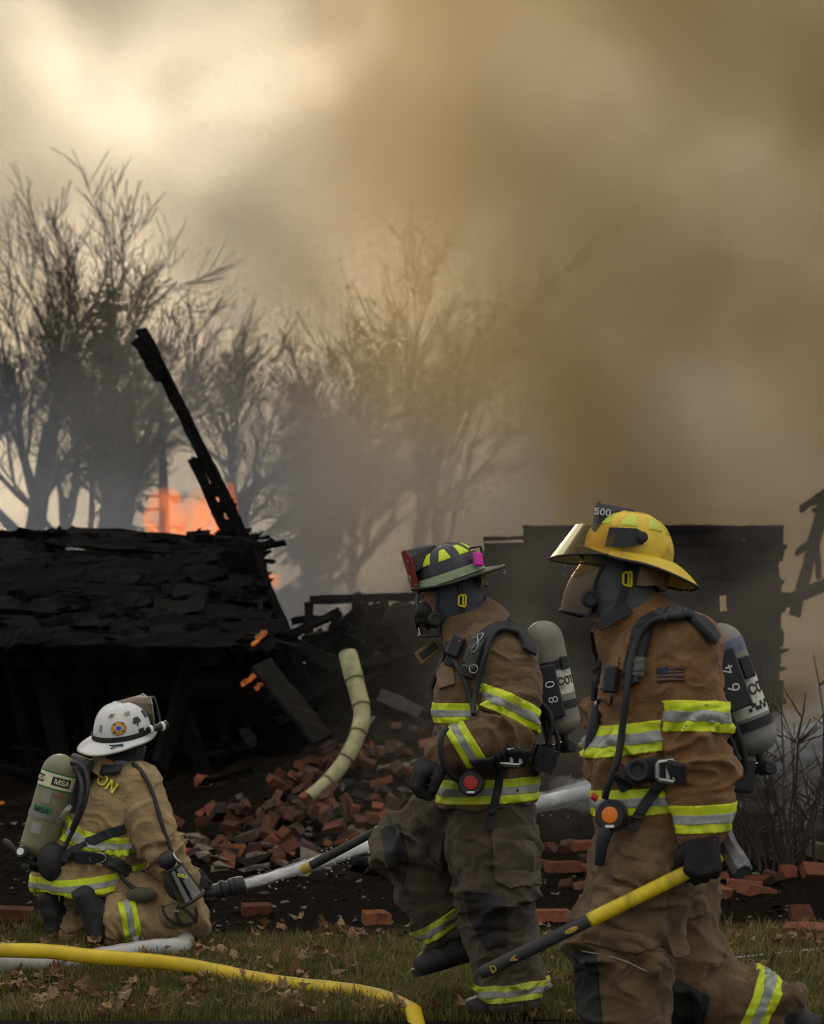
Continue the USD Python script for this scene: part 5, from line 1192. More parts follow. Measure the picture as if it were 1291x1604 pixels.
# near hand round the hammer handle
hA, hB = P(752, 1526, D3 - .34), P(1120, 1345, D3 - .30); hdv = (hB - hA) / np.linalg.norm(hB - hA); LH = np.linalg.norm(hB - hA)
gw = P(1100, 1300, D3 - .29); hp_ = P(1098, 1354, D3 - .30)
gl = hand(gw + A([0, -.030, -.02]), A([-.04, -.10, -1.]), A([.02, 1., -.1]), A([-1., 0, -.1]), (1.05, 1.25, .9), 1.16, .03, .0135)
obj('glove', gl, glove_m, t3, True)
obj('glove_cuff', tube([P(1099, 1286, D3 - .27), P(1099, 1300, D3 - .275), P(1099, 1318, D3 - .285)], [.074, .072, .055], 22), glove_m, t3, True)
m = meshkit.text_mesh('MECHANIX', .013, .001, bold=True) if False else box((.055, .002, .010), bev=.0008)
obj('red_tag', put(m, at(np.eye(4), P(1106, 1316, D3 - .345))), redm, t3)
ham = thing('sledgehammer', 'yellow handled sledgehammer with black grip carried by the yellow helmet firefighter', 'hammer', hA)
grip = M('black_grip', (.016, .015, .015))
obj('grip', tube([hA, hA + hdv * .02, hA + hdv * LH * .46], [.015, .0195, .0205], 16), grip, ham, True)
yh = M('yellow_handle', (.58, .43, .012), .5, .25, 24., .4, 140., .002, dirt=.38, dirtcol=(.10, .08, .02), dscale=15.)
obj('handle', tube([hA + hdv * LH * .46, hA + hdv * LH * .47, hA + hdv * LH * .86, hA + hdv * (LH + .02)], [.021, .0225, .0225, .019], 16), yh, ham, True)
sd = np.cross(hdv, (0, 1, 0)); 
for k, (u, tx) in enumerate(((.055, 'D'), (.14, 'A'))):
    m = meshkit.text_mesh(tx, .020, .002, bold=True); m.apply_translation([-m.bounds[:, 0].mean(), -.01, 0]); obj('lettering', put(m, aim((0, -1, 0), hdv if k == 0 else sd, hA + hdv * LH * u + A([0, -.0195, 0]))), ygr, ham)
obj('yellow_mark', put(ellipsoid((0, 0, 0), (.022, .008, .003), 2), aim((0, -1, 0), hdv, hA + hdv * LH * .385 + A([0, -.0205, 0]))), ygr, ham, True)
ha, hb = P(1122, 1290, D3 - .20), P(1164, 1366, D3 - .34); hv = hb - ha; hL = np.linalg.norm(hv)
import shapely.geometry as _sg
oc = [(math.cos(a) * .034 * (1.08 if k % 2 else 1), math.sin(a) * .034 * (1.08 if k % 2 else 1)) for k, a in enumerate(np.linspace(0, 2 * np.pi, 9)[:-1] + np.pi / 8)]
hm = cat([trimesh.convex.convex_hull(np.vstack([np.column_stack([A(oc) * k, np.full(8, z)]) for k, z in ((.80, 0), (.98, .012), (.95, hL * .3), (.78, hL * .42), (.78, hL * .58))])), trimesh.convex.convex_hull(np.vstack([np.column_stack([A(oc) * k, np.full(8, z)]) for k, z in ((.78, hL * .42), (.78, hL * .58), (.95, hL * .7), (.98, hL - .012), (.80, hL))]))])
obj('hammer_head', put(hm, aim(hv, (0, 1, 0), ha)), M('blued_steel', (.16, .16, .17), .36, .35, 22., .5, 60., .004, metal=.85, dirt=.45, dirtcol=(.03, .028, .027), dscale=14.), ham)

# flag and details
flg = [(1029, 1046), (1071, 1043), (1073, 1066), (1031, 1069)]
x = patch(jm3, flg, D3 - .1, .005, .008)
fp = None
if x is not None: fp = obj('flag_patch', x, cloth('flag_cloth', (.07, .028, .022), .3), j3, True)
x = patch(jm3, [(1030, 1046.5), (1048, 1045), (1049, 1057), (1031, 1058)], D3 - .1, .0065, .004)
if x is not None: obj('flag_canton', x, cloth('canton_cloth', (.02, .026, .05), .2), j3, True)
for k in range(4):
    y = 1046 + k * 6; x0 = 1049 if k < 2 else 1031
    x = patch(jm3, [(x0, y + .4), (1072, y - 1.4), (1072, y + 1.2), (x0, y + 3)], D3 - .1, .0065, .004)
    if x is not None: obj('flag_stripe', x, cloth('flag_pale', (.12, .075, .05), .3), j3, True)
x = patch(jm3, [(945, 1040), (972, 1030), (968, 1075), (944, 1080)], D3, .010, .016)
if x is not None: obj('chest_pocket', x, jk3, j3, True)
pack3 = thing('breathing_apparatus', 'air pack numbered 46 with worn grey cylinder worn by the yellow helmet firefighter', 'air pack', P(1140, 1210, D3))
c_top, c_bot = P(1116, 978, D3 - .02), P(1190, 1182, D3 - .02)
Tc3, Lc3, c3 = cylinder_parts(pack3, c_top, c_bot, .074, M('worn_tank', (.20, .195, .165), .5, .45, 10., .4, 60., .003, dirt=.75, dirtcol=(.06, .055, .045), dscale=10.))
valve(pack3, Tc3, .02, turn=.2)
obj('tank_label', put(tube([(0, 0, .125), (0, 0, .245)], .0748, 40, False), Tc3), labm, c3, True)
cyl_text('SCOTT', .032, Tc3, .0754, .95, .205, web, c3)
for k in range(6): obj('label_mark', put(box((.004, .010 + .006 * (k % 3), .012), bev=.0008), Tc3 @ rotz(.15 + .2 * k) @ TM.translation_matrix([.0752, 0, .145 + .012 * (k % 2)])), web, c3)
obj('tank_sticker', put(tube([(0, 0, .33), (0, 0, .37)], .0749, 40, False), Tc3), M('blue_grey_sticker', (.10, .12, .17), .5, .3, 30., dirt=.5, dscale=20.), c3, True)
for z in (.262, .085): obj('tank_band', put(tube([(0, 0, z), (0, 0, z + .03)], .0775, 36, False), Tc3), web, c3, True)
obj('band_latch', put(box((.035, .02, .07), (.03, -.082, .275), bev=.003), Tc3 @ rotz(1.75)), plas, c3)
ax3 = (c_top - c_bot) / np.linalg.norm(c_top - c_bot)
TB = aim(A([-ax3[2], 0, ax3[0]]) * -1, (0, -1, 0), P(1122, 1090, D3 - .02))
obj('backplate', put(cat([box((.17, .40, .018), (0, 0, -.014), bev=.006), box((.20, .13, .022), (0, -.17, -.010), bev=.006)]), TB), plas, pack3)
TS = aim((0, -1, .02), A([ax3[2], 0, -ax3[0]]), P(1146, 1064, D3 - .15)); pl3 = obj('side_plate', put(box((.075, .19, .02), bev=.005), TS), plas, pack3)
for ch, y in (('4', .032), ('6', -.026)):
    m = meshkit.text_mesh(ch, .036, .0016); m.apply_translation([-m.bounds[:, 0].mean(), -.018, 0]); obj('lettering', put(m, TS @ TM.translation_matrix([-.004, y, .0105]) @ rotz(np.pi / 2)), white_print, pl3)
obj('reducer', put(box((.085, .10, .115), bev=.012), at(RY(0, .1), P(1158, 1212, D3 - .06))), plas, pack3)
obj('lumbar_pad', beam(P(1112, 1205, D3 - .10), P(1150, 1212, D3 - .12), .20, .09, 0, .003, 6, 4), web, pack3)
frame_tubes(pack3, [[P(1118, 1030, D3 - .13), P(1140, 1110, D3 - .15), P(1160, 1160, D3 - .14), P(1168, 1205, D3 - .12)]], .010, rub, 'air_hose')
obj('shoulder_strap', strap(jf3, [(1105, 1012, -.14), (1082, 975, -.15), (1050, 962, -.16), (1020, 972, -.17), (1004, 1000, -.17), (994, 1040, -.16), (990, 1075, -.16)], D3, .062, .016, .012, 40), web, pack3)
obj('shoulder_strap', strap(jf3, [(1085, 985, .17), (1040, 965, .17), (1000, 985, .17), (965, 1040, .15), (945, 1100, .12)], D3, .060, .014, .012, 36), web, pack3)
obj('strap_pad', strap(jf3, [(1000, 1030), (996, 1060)], D3, .05, .01, .026, 12), pad, pack3)
obj('low_pressure_hose', tube(spline([hit(jf3, x, y, D3, .030) for x, y in ((1045, 968), (1010, 985), (990, 1030), (981, 1090), (974, 1150), (966, 1195), (955, 1225), (948, 1250))], 60), .0115, 10), rub, pack3, True)
obj('waist_belt', strap(jf3, [(1075, 1212), (1050, 1208), (1020, 1204), (992, 1212), (970, 1225)], D3, .07, .012, .008, 30), web, pack3)
p = hit(jf3, 1043, 1208, D3, .024); buckle(pack3, p, (0, -1, .05), (0, 0, 1), .05, .065, .007, steel)
p = hit(jf3, 958, 1277, D3, .045); disc_gauge(pack3, p, (-.35, -1, .1), .048, M('orange_dial', (.65, .17, .015), .45, .15, 30.))
obj('red_button', put(lathe([(.001, .02), (.010, .02), (.012, .0)], 14), aim((-.8, -.2, .5), (0, 1, 0), p + A([-.045, -.005, .05]))), redm, pack3, 40)
obj('gauge_tail', tube([p + A([-.01, 0, -.03]), p + A([-.03, .0, -.09]), p + A([-.035, .01, -.15])], [.024, .02, .016], 12), rub, pack3, True)
obj('hanging_strap', strap(lambda q: np.minimum(tf3(q), jf3(q)), [(1046, 1215), (1025, 1240), (1006, 1268), (988, 1300)], D3, .032, .006, .016, 24), web, pack3)
p = hit(jf3, 1000, 1207, D3, .02); obj('regulator_holder', put(lathe([(.001, 0), (.034, 0), (.036, .01), (.030, .018), (.022, .016), (.020, .006), (.001, .006)], 26), aim((-.25, -1, .1), (1, 0, 0), p)), rub, pack3, 40)
p = hit(jf3, 957, 1064, D3, .03); Tm = aim((-.3, -1, .05), (1, 0, -.1), p)
mic = thing('radio_mic', 'black radio microphone on the chest of the yellow helmet firefighter', 'microphone', p)
obj('case', put(box((.045, .085, .035), bev=.008), Tm), plas, mic); obj('cord', tube(spline([p + A([0, -.02, -.05]), P(950, 1100, D3 - .16), P(940, 1095, D3 - .12), P(938, 1120, D3 - .10)], 20), .005, 7), rub, mic, True)
lt = thing('flashlight', 'black angled flashlight hanging at the chest of the yellow helmet firefighter', 'flashlight', P(925, 1160, D3))
obj('barrel', tube([P(936, 1105, D3 - .08), P(928, 1150, D3 - .08), P(921, 1184, D3 - .08)], [.020, .021, .014], 14), plas, lt, True); obj('clip', tube([P(936, 1105, D3 - .08), P(944, 1098, D3 - .09)], [.014, .010], 10), steel, lt, True)

# ------------------------------------------------------------------ kneeling firefighter with the white helmet (left)
D1 = 9.9
fw1 = A([.80, .60, 0]); rt1 = A([.60, -.80, 0])
torso1 = Limb(pts_(D1, (132, 1378, 0), (143, 1330, 0), (163, 1275, .02), (180, 1235, .03)), [.205, .175, .170, .135], (rt1, .085), .007, 11, (1,), 61, cut=[(P(130, 1393, D1), A([.0, 0, -1.]))])
near1 = Limb(pts_(D1, (219, 1232, -.10), (236, 1275, -.15), (250, 1330, -.17), (272, 1362, -.15), (292, 1380, -.12)), [.105, .100, .090, .078, .065], None, .008, 15, (2,), 71, jamp=1.2)
far1 = Limb(pts_(D1, (150, 1230, .20), (215, 1320, .34), (300, 1385, .02)), [.105, .088, .065], None, .008, 15, (1,), 72)
legN1 = Limb(pts_(D1, (150, 1392, -.08), (215, 1400, -.14), (292, 1437, -.18), (240, 1444, -.20), (186, 1440, -.22)), [.155, .108, .086, .092, .110], None, .006, 13, (2, 4), 81, cut=[(P(172, 1440, D1 - .22), A([-1., 0, .0]))])
legF1 = Limb(pts_(D1, (115, 1395, .10), (170, 1415, .22), (225, 1440, .22), (165, 1448, .1), (118, 1446, .0)), [.165, .12, .095, .095, .105], None, .008, 13, (2, 4), 82, cut=[(P(108, 1440, D1), A([-1., 0, .0]))])
jk1 = cloth('khaki_coat_cloth', (.30, .205, .098), .24); tr1 = cloth('khaki_trouser_cloth', (.285, .195, .095), .28)
hc1 = P(196, 1158, D1); HT1 = RY(math.atan2(.6, .8), math.radians(-6), 0)
t1, j1, r1, jf1, jm1, tf1, tm1, L1 = walker(D1, 'kneeling firefighter in white helmet and khaki coat seen from behind', jk1, tr1, lime, silver,
    dict(base=P(170, 1475, D1), torso=torso1, near_arm=near1, far_arm=far1, legs=[legN1, legF1], k=.012, head=(hc1, HT1), neck=P(184, 1205, D1)))
to1, tn1 = limbmesh(torso1), limbmesh(legN1)
band(to1, (118, 1281), (205, 1300), D1, .078, j1, (lime, silver), -.28)
band(to1, (48, 1384), (212, 1362), D1, .082, j1, (lime, silver), -.10)
band(tn1, (192, 1400), (206, 1474), D1 - .2, .080, r1, (lime, silver), .25, keep=[(P(200, 1407, D1 - .2), A([.25, 0, -1.]))])
boot(t1, P(182, 1440, D1 - .22), P(152, 1432, D1 - .24), P(112, 1396, D1 - .26), P(148, 1479, D1 - .26), A([.9, -.1, .35]), (.094, .072), wid=.02)
boot(t1, P(115, 1444, D1), P(90, 1434, D1 - .02), P(56, 1396, D1 - .04), P(82, 1479, D1 - .04), A([.9, -.1, .35]), (.092, .070), wid=.02)
collar(j1, None, P(178, 1218, D1), P(188, 1190, D1), .135, .105, jk1, -fw1, .5)
obj('collar_strap', strap(lambda p: np.linalg.norm(p - P(184, 1195, D1), axis=1) - .112, [(180, 1196), (200, 1198), (212, 1204)], D1, .028, .004, .006, 14), M('grey_webbing', (.10, .10, .10), .7, .2), j1)
hd1 = hood(t1, hc1, HT1, P(182, 1212, D1), hoodm[1], (hc1 + HT1[:3, :3] @ A([.06, 0, 0]), HT1[:3, :3] @ A([1, 0, 0])))
wht = M('white_helmet', (.60, .60, .59), .42, .10, 8., .2, 50., .002, dirt=.2, dirtcol=(.24, .22, .19), dscale=9., spec=.5)
hT1 = at(RY(math.atan2(.62, .80), math.radians(-13), math.radians(10)), P(192, 1150, D1))
hp1, hT1, dome1 = helmet(t1, hT1, wht, M('white_rim', (.42, .42, .36), .5, .15), None, 1.04, .136, .112, .150, .080, .02, .034, .26)
dome_band(hp1, hT1, .139, .115, .004, .026, rub, 'helmet_strap', hh=.150)
front_piece(hp1, hT1, M('pale_leather', (.30, .26, .20), .6, .3), M('brown_holder', (.16, .12, .08), .55, .4, 30.), .150, .150, -.004, .055, (.0, .148))
# goggles: dark loop in front of the shield; lamp on the brim
obj('goggle_strap', put(tube(spline([(.152, -.085, .03), (.175, -.03, .10), (.178, .0, .13), (.17, .03, .10), (.15, .085, .03)], 30), .006, 8), hT1), rub, hp1, True)
lampT = hT1 @ TM.translation_matrix([.105, -.128, .030]) @ TM.rotation_matrix(np.pi / 2, [0, 1, 0])
lm1 = obj('helmet_lamp', put(lathe([(.001, -.05), (.014, -.05), (.015, .02), (.020, .03), (.020, .052), (.016, .055), (.001, .05)], 18), lampT), plas, hp1, 40)
for z in (-.035, .028): obj('lamp_ring', put(lathe([(.0165, z - .007), (.021, z - .006), (.021, z + .006), (.0165, z + .007)], 18), lampT), white_print, lm1, 40)
# stickers: fire service cross, shamrock, small marks
def dome_sticker(shape_pts, th, ph, size, mat_, name, off=.0025, rot=0.):
    import shapely.geometry as sg
    m = trimesh.creation.extrude_polygon(sg.Polygon(shape_pts).buffer(0) if not hasattr(shape_pts, 'geom_type') else shape_pts, .02).subdivide_to_size(.25); v = m.vertices
    c, s = math.cos(rot), math.sin(rot); X, Y = (v[:, 0] * c - v[:, 1] * s) * size, (v[:, 0] * s + v[:, 1] * c) * size
    p = np.vstack([dome1(A([th - x / .115]), A([ph + y / .15]), off + (.001 if z > .01 else -.003)) for x, y, z in zip(X, Y, v[:, 2])])
    obj(name, put(trimesh.Trimesh(p, m.faces, process=False), hT1), mat_, hp1)
import shapely.geometry as sgm, shapely.ops as sgo, shapely.affinity as sga
circ = lambda x, y, r: sgm.Point(x, y).buffer(r, 10)
cross = sgo.unary_union([sga.rotate(sgm.Polygon([(-.3, .25), (.3, .25), (.62, .95), (-.62, .95)]), a, origin=(0, 0)) for a in (0, 90, 180, 270)] + [circ(0, 0, .5)]).intersection(circ(0, 0, 1.))
thS, phS = math.radians(-122), .42
dome_sticker(circ(0, 0, 1.06), thS, phS, .030, M('dark_edge', (.10, .05, .03), .5), 'badge_edge', .0015)
dome_sticker(cross, thS, phS, .030, M('orange_badge', (.55, .24, .03), .5, .2, 60.), 'cross_badge', .003)
dome_sticker(circ(0, 0, .52), thS, phS, .030, white_print, 'badge_centre', .0045)
dome_sticker(sgo.unary_union([sga.rotate(sgm.box(-.11, -.42, .11, .42), a) for a in (0, 60, 120)]), thS, phS, .030, M('blue_print', (.06, .06, .30), .5), 'badge_star', .006)
dk = M('dark_green_print', (.012, .03, .022), .5)
dome_sticker(sgo.unary_union([circ(0, .5, .38), circ(.45, .05, .38), circ(-.45, .05, .38), circ(.3, .55, .3), circ(-.3, .55, .3), sgm.box(-.07, -.9, .07, .2), circ(0, .2, .3)]), math.radians(-80), .50, .026, dk, 'shamrock', .003)
dome_sticker(sgm.box(-1, -.5, .3, .5), math.radians(-78), .19, .020, dk, 'small_sticker', .003)
dome_sticker(sgm.box(-.5, -.9, .5, .9), math.radians(-45), .62, .022, M('navy_print', (.03, .05, .08), .4), 'side_sticker', .003)
dome_sticker(sgm.box(-.4, -1, .4, 1), math.radians(-165), .42, .016, M('grey_print', (.22, .21, .19), .5), 'back_sticker', .003)
for k, a in enumerate((-140, -97)):
    for q_ in range(4): dome_sticker(sgm.box(-.13, -.9, .13, .9), math.radians(a + 4 * q_ - 6), .86, .013, M('faded_lettering', (.30, .27, .14), .6), 'faded_letter', .003, .3)
# dark ribbon mark on the brim
rb = [(-.125, -.140, -.012), (-.100, -.150, -.013), (-.080, -.152, -.014)]
obj('brim_mark', put(cat([tube(A([(-.130, -.098, .002), (-.105, -.112, -.001), (-.075, -.126, -.004)]), [.003, .004, .007], 6), tube(A([(-.135, -.122, -.006), (-.105, -.112, -.001)]), [.004, .003], 6)]), hT1), M('navy_print', (.03, .05, .08)), hp1, True)
# lettering on the coat
ylet = M('lime_letter', (.60, .58, .04), .5, .12, 30.)
obj('lettering', text_on(jf1, 'ON', 167, 1226, 17, .62, D1, off=.008), ylet, j1)
obj('lettering', text_on(jf1, 'R', 130, 1199, 14, .15, D1, off=.010), ylet, j1)
obj('lettering', text_on(tf1, 'OK', 88, 1399, 13, .75, D1, off=.012), ylet, r1)
obj('lettering', text_on(tf1, 'S', 57, 1397, 12, .2, D1, off=.012), ylet, r1)
# gloves on the nozzle
gl = hand(P(288, 1378, D1 - .12), A([.75, .1, -.35]), A([-.1, .9, -.3]), A([-.2, .2, 1.]), (.9, 1.1, .8), 1.1); obj('glove', gl, glove_m, t1, True)
gl = hand(P(302, 1390, D1 + .02), A([.75, -.2, -.3]), A([-.1, -.8, -.3]), A([-.2, .2, 1.]), (.9, 1.1, .8), 1.1); obj('glove', gl, glove_m, t1, True)
# air pack
pack1 = thing('breathing_apparatus', 'air pack with olive cylinder on the back of the kneeling firefighter', 'air pack', P(90, 1300, D1 - .1))
ct, cb_ = P(101, 1182, D1 - .12) + A([0, 0, -.0]), P(54, 1343, D1 - .14)
Tc1, Lc1, c1 = cylinder_parts(pack1, ct, cb_, .082, M('olive_tank', (.155, .145, .085), .42, .25, 10., .3, 60., .003, dirt=.3, dirtcol=(.06, .055, .04), dscale=9.))
valve(pack1, Tc1, .02, turn=2.4)
grn = M('green_label', (.02, .13, .05), .5, .15); crm = M('cream_label', (.52, .50, .33), .5, .12, 30., dirt=.2)
obj('tank_label', put(tube([(0, 0, .335), (0, 0, .40)], .0826, 40, False), Tc1), crm, c1, True)
for z in (.327, .402): obj('green_ring', put(tube([(0, 0, z), (0, 0, z + .006)], .0829, 40, False), Tc1), grn, c1, True)
sq = lambda w, h, zc, a0, mt, nm, r=.0832: obj(nm, put(shell(trimesh.Trimesh(A([[r * math.cos(a0 + (i / 10 - .5) * w / r), r * math.sin(a0 + (i / 10 - .5) * w / r), zc + (j - .5) * h] for i in range(11) for j in (0, 1)]), A([[2 * i + e, 2 * i + 2, 2 * i + (1 if e == 0 else 3)][:: 1] if e == 0 else [2 * i + 1, 2 * i + 2, 2 * i + 3] for i in range(10) for e in (0, 1)]), process=False), .0003, .003), Tc1), mt, c1)
sq(.095, .040, .368, .45, web, 'label_box'); cyl_text('MSA', .024, Tc1, .0838, .45, .368, crm, c1)
sq(.05, .036, .368, -.95, web, 'label_box'); cyl_text('MSA', .020, Tc1, .0838, -.95, .368, crm, c1)
sq(.10, .038, .225, -.25, grn, 'label_box'); cyl_text('MSA', .024, Tc1, .0838, -.25, .225, web, c1)
sq(.045, .060, .29, -.2, M('grey_print', (.22, .21, .19)), 'label_box'); sq(.06, .004, .305, .45, redm, 'label_line'); sq(.05, .05, .14, -.25, M('grey_print', (.22, .21, .19)), 'label_box')
obj('tank_band', put(tube([(0, 0, .185), (0, 0, .215)], .0845, 36, False), Tc1), M('grey_band', (.16, .16, .15), .45, .2, metal=.4), c1, True)
ax1 = (ct - cb_) / np.linalg.norm(ct - cb_)
TB = aim(-fw1 + A([0, 0, .2]), ax1, (ct + cb_) / 2 + fw1 * .115 + A([0, 0, .01]))
obj('backplate', put(cat([box((.44, .16, .025), bev=.008), box((.14, .22, .05), (-.19, 0, 0), bev=.012), box((.10, .20, .03), (.17, 0, 0), bev=.01)]), TB), plas, pack1)
obj('latch', beam(P(110, 1262, D1 - .26), P(96, 1282, D1 - .26), .03, .02, 0, .002, 4, 2), steel, pack1)
frame_tubes(pack1, [[P(112, 1195, D1 - .16), P(135, 1210, D1 - .22), P(137, 1240, D1 - .26), P(120, 1290, D1 - .27), P(100, 1330, D1 - .26)], [P(118, 1205, D1 - .16), P(128, 1230, D1 - .26), P(112, 1300, D1 - .28)]], .011, rub, 'air_hose')
frame_tubes(pack1, [[P(8, 1318, D1 - .14), P(22, 1330, D1 - .18), P(40, 1348, D1 - .18), P(70, 1352, D1 - .18)]], .014, rub, 'pressure_line')
obj('console', put(ellipsoid((0, 0, 0), (.07, .06, .09), 3), at(np.eye(4), P(82, 1350, D1 - .20))), rub, pack1, True)
obj('pressure_gauge', put(lathe([(.001, .02), (.026, .02), (.030, .012), (.030, -.02), (.001, -.02)], 22), aim((-.3, -1, .3), (1, 0, 0), P(35, 1335, D1 - .24))), plas, pack1, 40)
obj('gauge_face', put(lathe([(.001, .022), (.017, .022), (.017, .018)], 20), aim((-.3, -1, .3), (1, 0, 0), P(35, 1335, D1 - .24))), white_print, pack1, 40)
obj('shoulder_strap', strap(jf1, [(128, 1215), (148, 1208), (170, 1207), (190, 1205)], D1, .055, .014, .012, 30), web, pack1)
obj('shoulder_strap', tube(spline([hit(jf1, x, y, D1, .010) for x, y in ((208, 1196), (226, 1215), (240, 1245), (252, 1285), (262, 1315), (270, 1338))], 30), .010, 8), rub, pack1, True)
obj('side_strap', strap(jf1, [(112, 1335), (140, 1318), (170, 1306), (196, 1298)], D1, .045, .008, .010, 30), web, pack1)
obj('waist_belt', strap(jf1, [(100, 1340), (130, 1342), (160, 1346), (190, 1358), (205, 1366)], D1, .062, .010, .010, 34), web, pack1)
bp = [hit(jf1, 153 + 13 * math.cos(a), 1344 + 8 * math.sin(a), D1, .024) for a in np.linspace(0, 6.28, 22)]
obj('buckle', tube(bp, .0035, 7), steel, pack1, True)
ch = spline([hit(jf1, 188, 1352, D1, .02), hit(tf1, 192, 1375, D1, .03), hit(tf1, 205, 1388, D1, .03), hit(tf1, 222, 1398, D1, .03), hit(tf1, 236, 1402, D1, .03)], 30)
obj('tether', tube(ch, np.linspace(.008, .014, 30), 8), rub, pack1, True)
obj('pouch', put(ellipsoid((0, 0, 0), (.07, .045, .035), 3), at(np.eye(4), hit(tf1, 222, 1402, D1, .02))), cloth('olive_pouch', (.07, .065, .04), .4), pack1, True)
# spare mask at the knee
mp = P(280, 1384, D1 - .33)
fm = thing('face_mask', 'dark breathing mask with khaki head net hanging by the nozzle', 'mask', mp)
MT = aim((-.42, -.15, .9), (.85, -.5, .2), mp)      # z: up along the mask, x: outwards
u = np.linspace(-1.4, 1.4, 27); z = np.linspace(0, 1, 9); U, Z = np.meshgrid(u, z, indexing='ij'); w = .082 - .03 * Z
V = np.stack([w * 1.0 * np.cos(U), w * np.sin(U) * 1.05, -.085 + .165 * Z], -1).reshape(-1, 3); i, j = np.meshgrid(np.arange(26), np.arange(8), indexing='ij'); q = np.stack([i * 9 + j, (i + 1) * 9 + j, (i + 1) * 9 + j + 1, i * 9 + j + 1], -1).reshape(-1, 4)
obj('lens', put(trimesh.Trimesh(V, np.vstack([q[:, [0, 1, 2]], q[:, [0, 2, 3]]]), process=False), MT), pane('dark_lens', (.25, .25, .27), .12, .1), fm, True)
obj('rubber_skirt', put(cat([ellipsoid((-.01, 0, -.0), (.055, .066, .085), 3), tube(V.reshape(27, 9, 3)[:, 0], .009, 8), tube(V.reshape(27, 9, 3)[:, 8], .008, 8)]), MT), rub, fm, True)
obj('mask_port', put(cat([ellipsoid((0, 0, .12), (.045, .045, .04), 3)]), MT), rub, fm, True); obj('mask_hook', tube(spline([P(272, 1336, D1 - .36), P(276, 1345, D1 - .38), P(285, 1352, D1 - .38)], 12), .006, 8), steel, fm, True)
obj('logo', text_on(lambda p: np.linalg.norm((p - mp) @ MT[:3, :3] / A([.07, .075, .2]), axis=1) * .07 - .07, 'MSA', 286, 1372, 5.5, .2, D1 - .3, off=.012), ylet, fm)
nc = P(281, 1435, D1 - .26); net = ellipsoid((0, 0, 0), (.098, .07, .062), 4); net.vertices *= (1 + .08 * (meshkit.noise(net.vertices * 30, 2) - .5))[:, None]; net.apply_translation(nc)
obj('head_net', net, cloth('khaki_net', (.17, .14, .07), .4), fm, True)
nf = lambda p: np.linalg.norm((p - nc) / A([.098, .07, .062]), axis=1) * .065 - .065
for k, l in enumerate(([(256, 1420), (262, 1438), (278, 1448), (300, 1446)], [(282, 1418), (276, 1432), (284, 1446)], [(282, 1420), (296, 1430), (308, 1444)], [(305, 1415), (308, 1430), (306, 1446)])):
    obj('net_strap', strap(nf, l, D1 - .26, .012, .004, .003, 14), web, fm)
obj('net_clip', put(box((.03, .006, .014), bev=.002), at(np.eye(4), P(276, 1427, D1 - .345))), steel, fm)
rh = thing('hose_nozzle', 'black fire nozzle in the kneeling firefighter’s hands'.replace('’', ''), 'nozzle', P(345, 1393, D1 - .05))
na, nb = P(300, 1405, D1 - .05), P(382, 1385, D1 + .02); nd = (nb - na) / np.linalg.norm(nb - na); Ln = np.linalg.norm(nb - na); NT = aim(nd, (0, 0, 1), na)
obj('barrel', put(lathe([(.001, -.06), (.034, -.06), (.036, .03), (.028, .035), (.028, .07), (.038, .075), (.038, .10), (.034, .105), (.034, .135), (.040, .14), (.040, .16), (.035, .165), (.035, .18), (.041, .185), (.042, .235), (.039, Ln), (.030, Ln), (.028, Ln - .03), (.001, Ln - .03)], 26), NT), plas, rh, 40)
for z in (.085, .15, .21): obj('ring', put(lathe([(.040, z - .007), (.044, z - .005), (.044, z + .005), (.040, z + .007)], 26), NT), rub, rh, 40)
obj('red_mark', put(ellipsoid((.0, -.035, .045), (.012, .006, .012), 2), NT), redm, rh, True)
obj('grip_handle', tube([na + nd * .04, na + nd * .03 + A([0, -.02, -.10])], [.02, .022], 12), rub, rh, True)
obj('valve_handle', cat([beam(P(278, 1346, D1 - .1), P(288, 1330, D1 - .1), .05, .035, 0, .003, 4, 3)]), redm, rh)
fh = [na - nd * .03, P(262, 1415, D1 + .05), P(225, 1432, D1 + .12), G(200, 1460, .05) * A([1, 1, 1])]
obj('hose_tail', tube(spline(fh, 30), .036, 16), wmat, rh, True)

# ------------------------------------------------------------------ water, flames, smoke
def volmat(name, color, lo, hi, dens, scale, detail=3., aniso=0., absorb=None, shape=None, emis=None, seed=0., base=0., off=(0, 0, 0)):
    """Cloudy volume: density = ramp(noise) x shape(position). shape: nodes, links, output of a 0..1 factor."""
    nodes = {'g': ('geometry', {}), 'mp': ('mapping', dict(scale=scale, location=(seed + off[0], seed * .7 + off[1], seed * .3 + off[2]))), 'n': ('noise_texture', dict(scale=1., detail=detail, roughness=.5, distortion=.35)),
             'r': ('map_range', dict(from_min=lo, from_max=hi, to_min=base, to_max=dens + base, range_type='smoothstep')), 'v': ('principled_volume', dict(color=color, anisotropy=aniso))}
    links = [('g.position', 'mp.vector'), ('mp.vector', 'n.vector'), ('n.fac', 'r.value')]
    out = 'r.result'
    if absorb is not None: nodes['v'][1]['absorption_color'] = absorb
    if shape:
        nodes.update(shape[0]); links += shape[1]; nodes['sm'] = ('math', dict(math_type='multiply')); links += [(out, 'sm.value1'), (shape[2], 'sm.value2')]; out = 'sm.value'
    if emis:
        nodes['em'] = ('math', dict(math_type='multiply', value2=emis[1])); nodes['v'][1].update(emission_color=emis[0]); links += [(out, 'em.value1'), ('em.value', 'v.emission_strength')]
    links.append((out, 'v.density'))
    return usdkit.material(stage, f'/World/Looks/{name}', nodes, links, volume='v.volume')
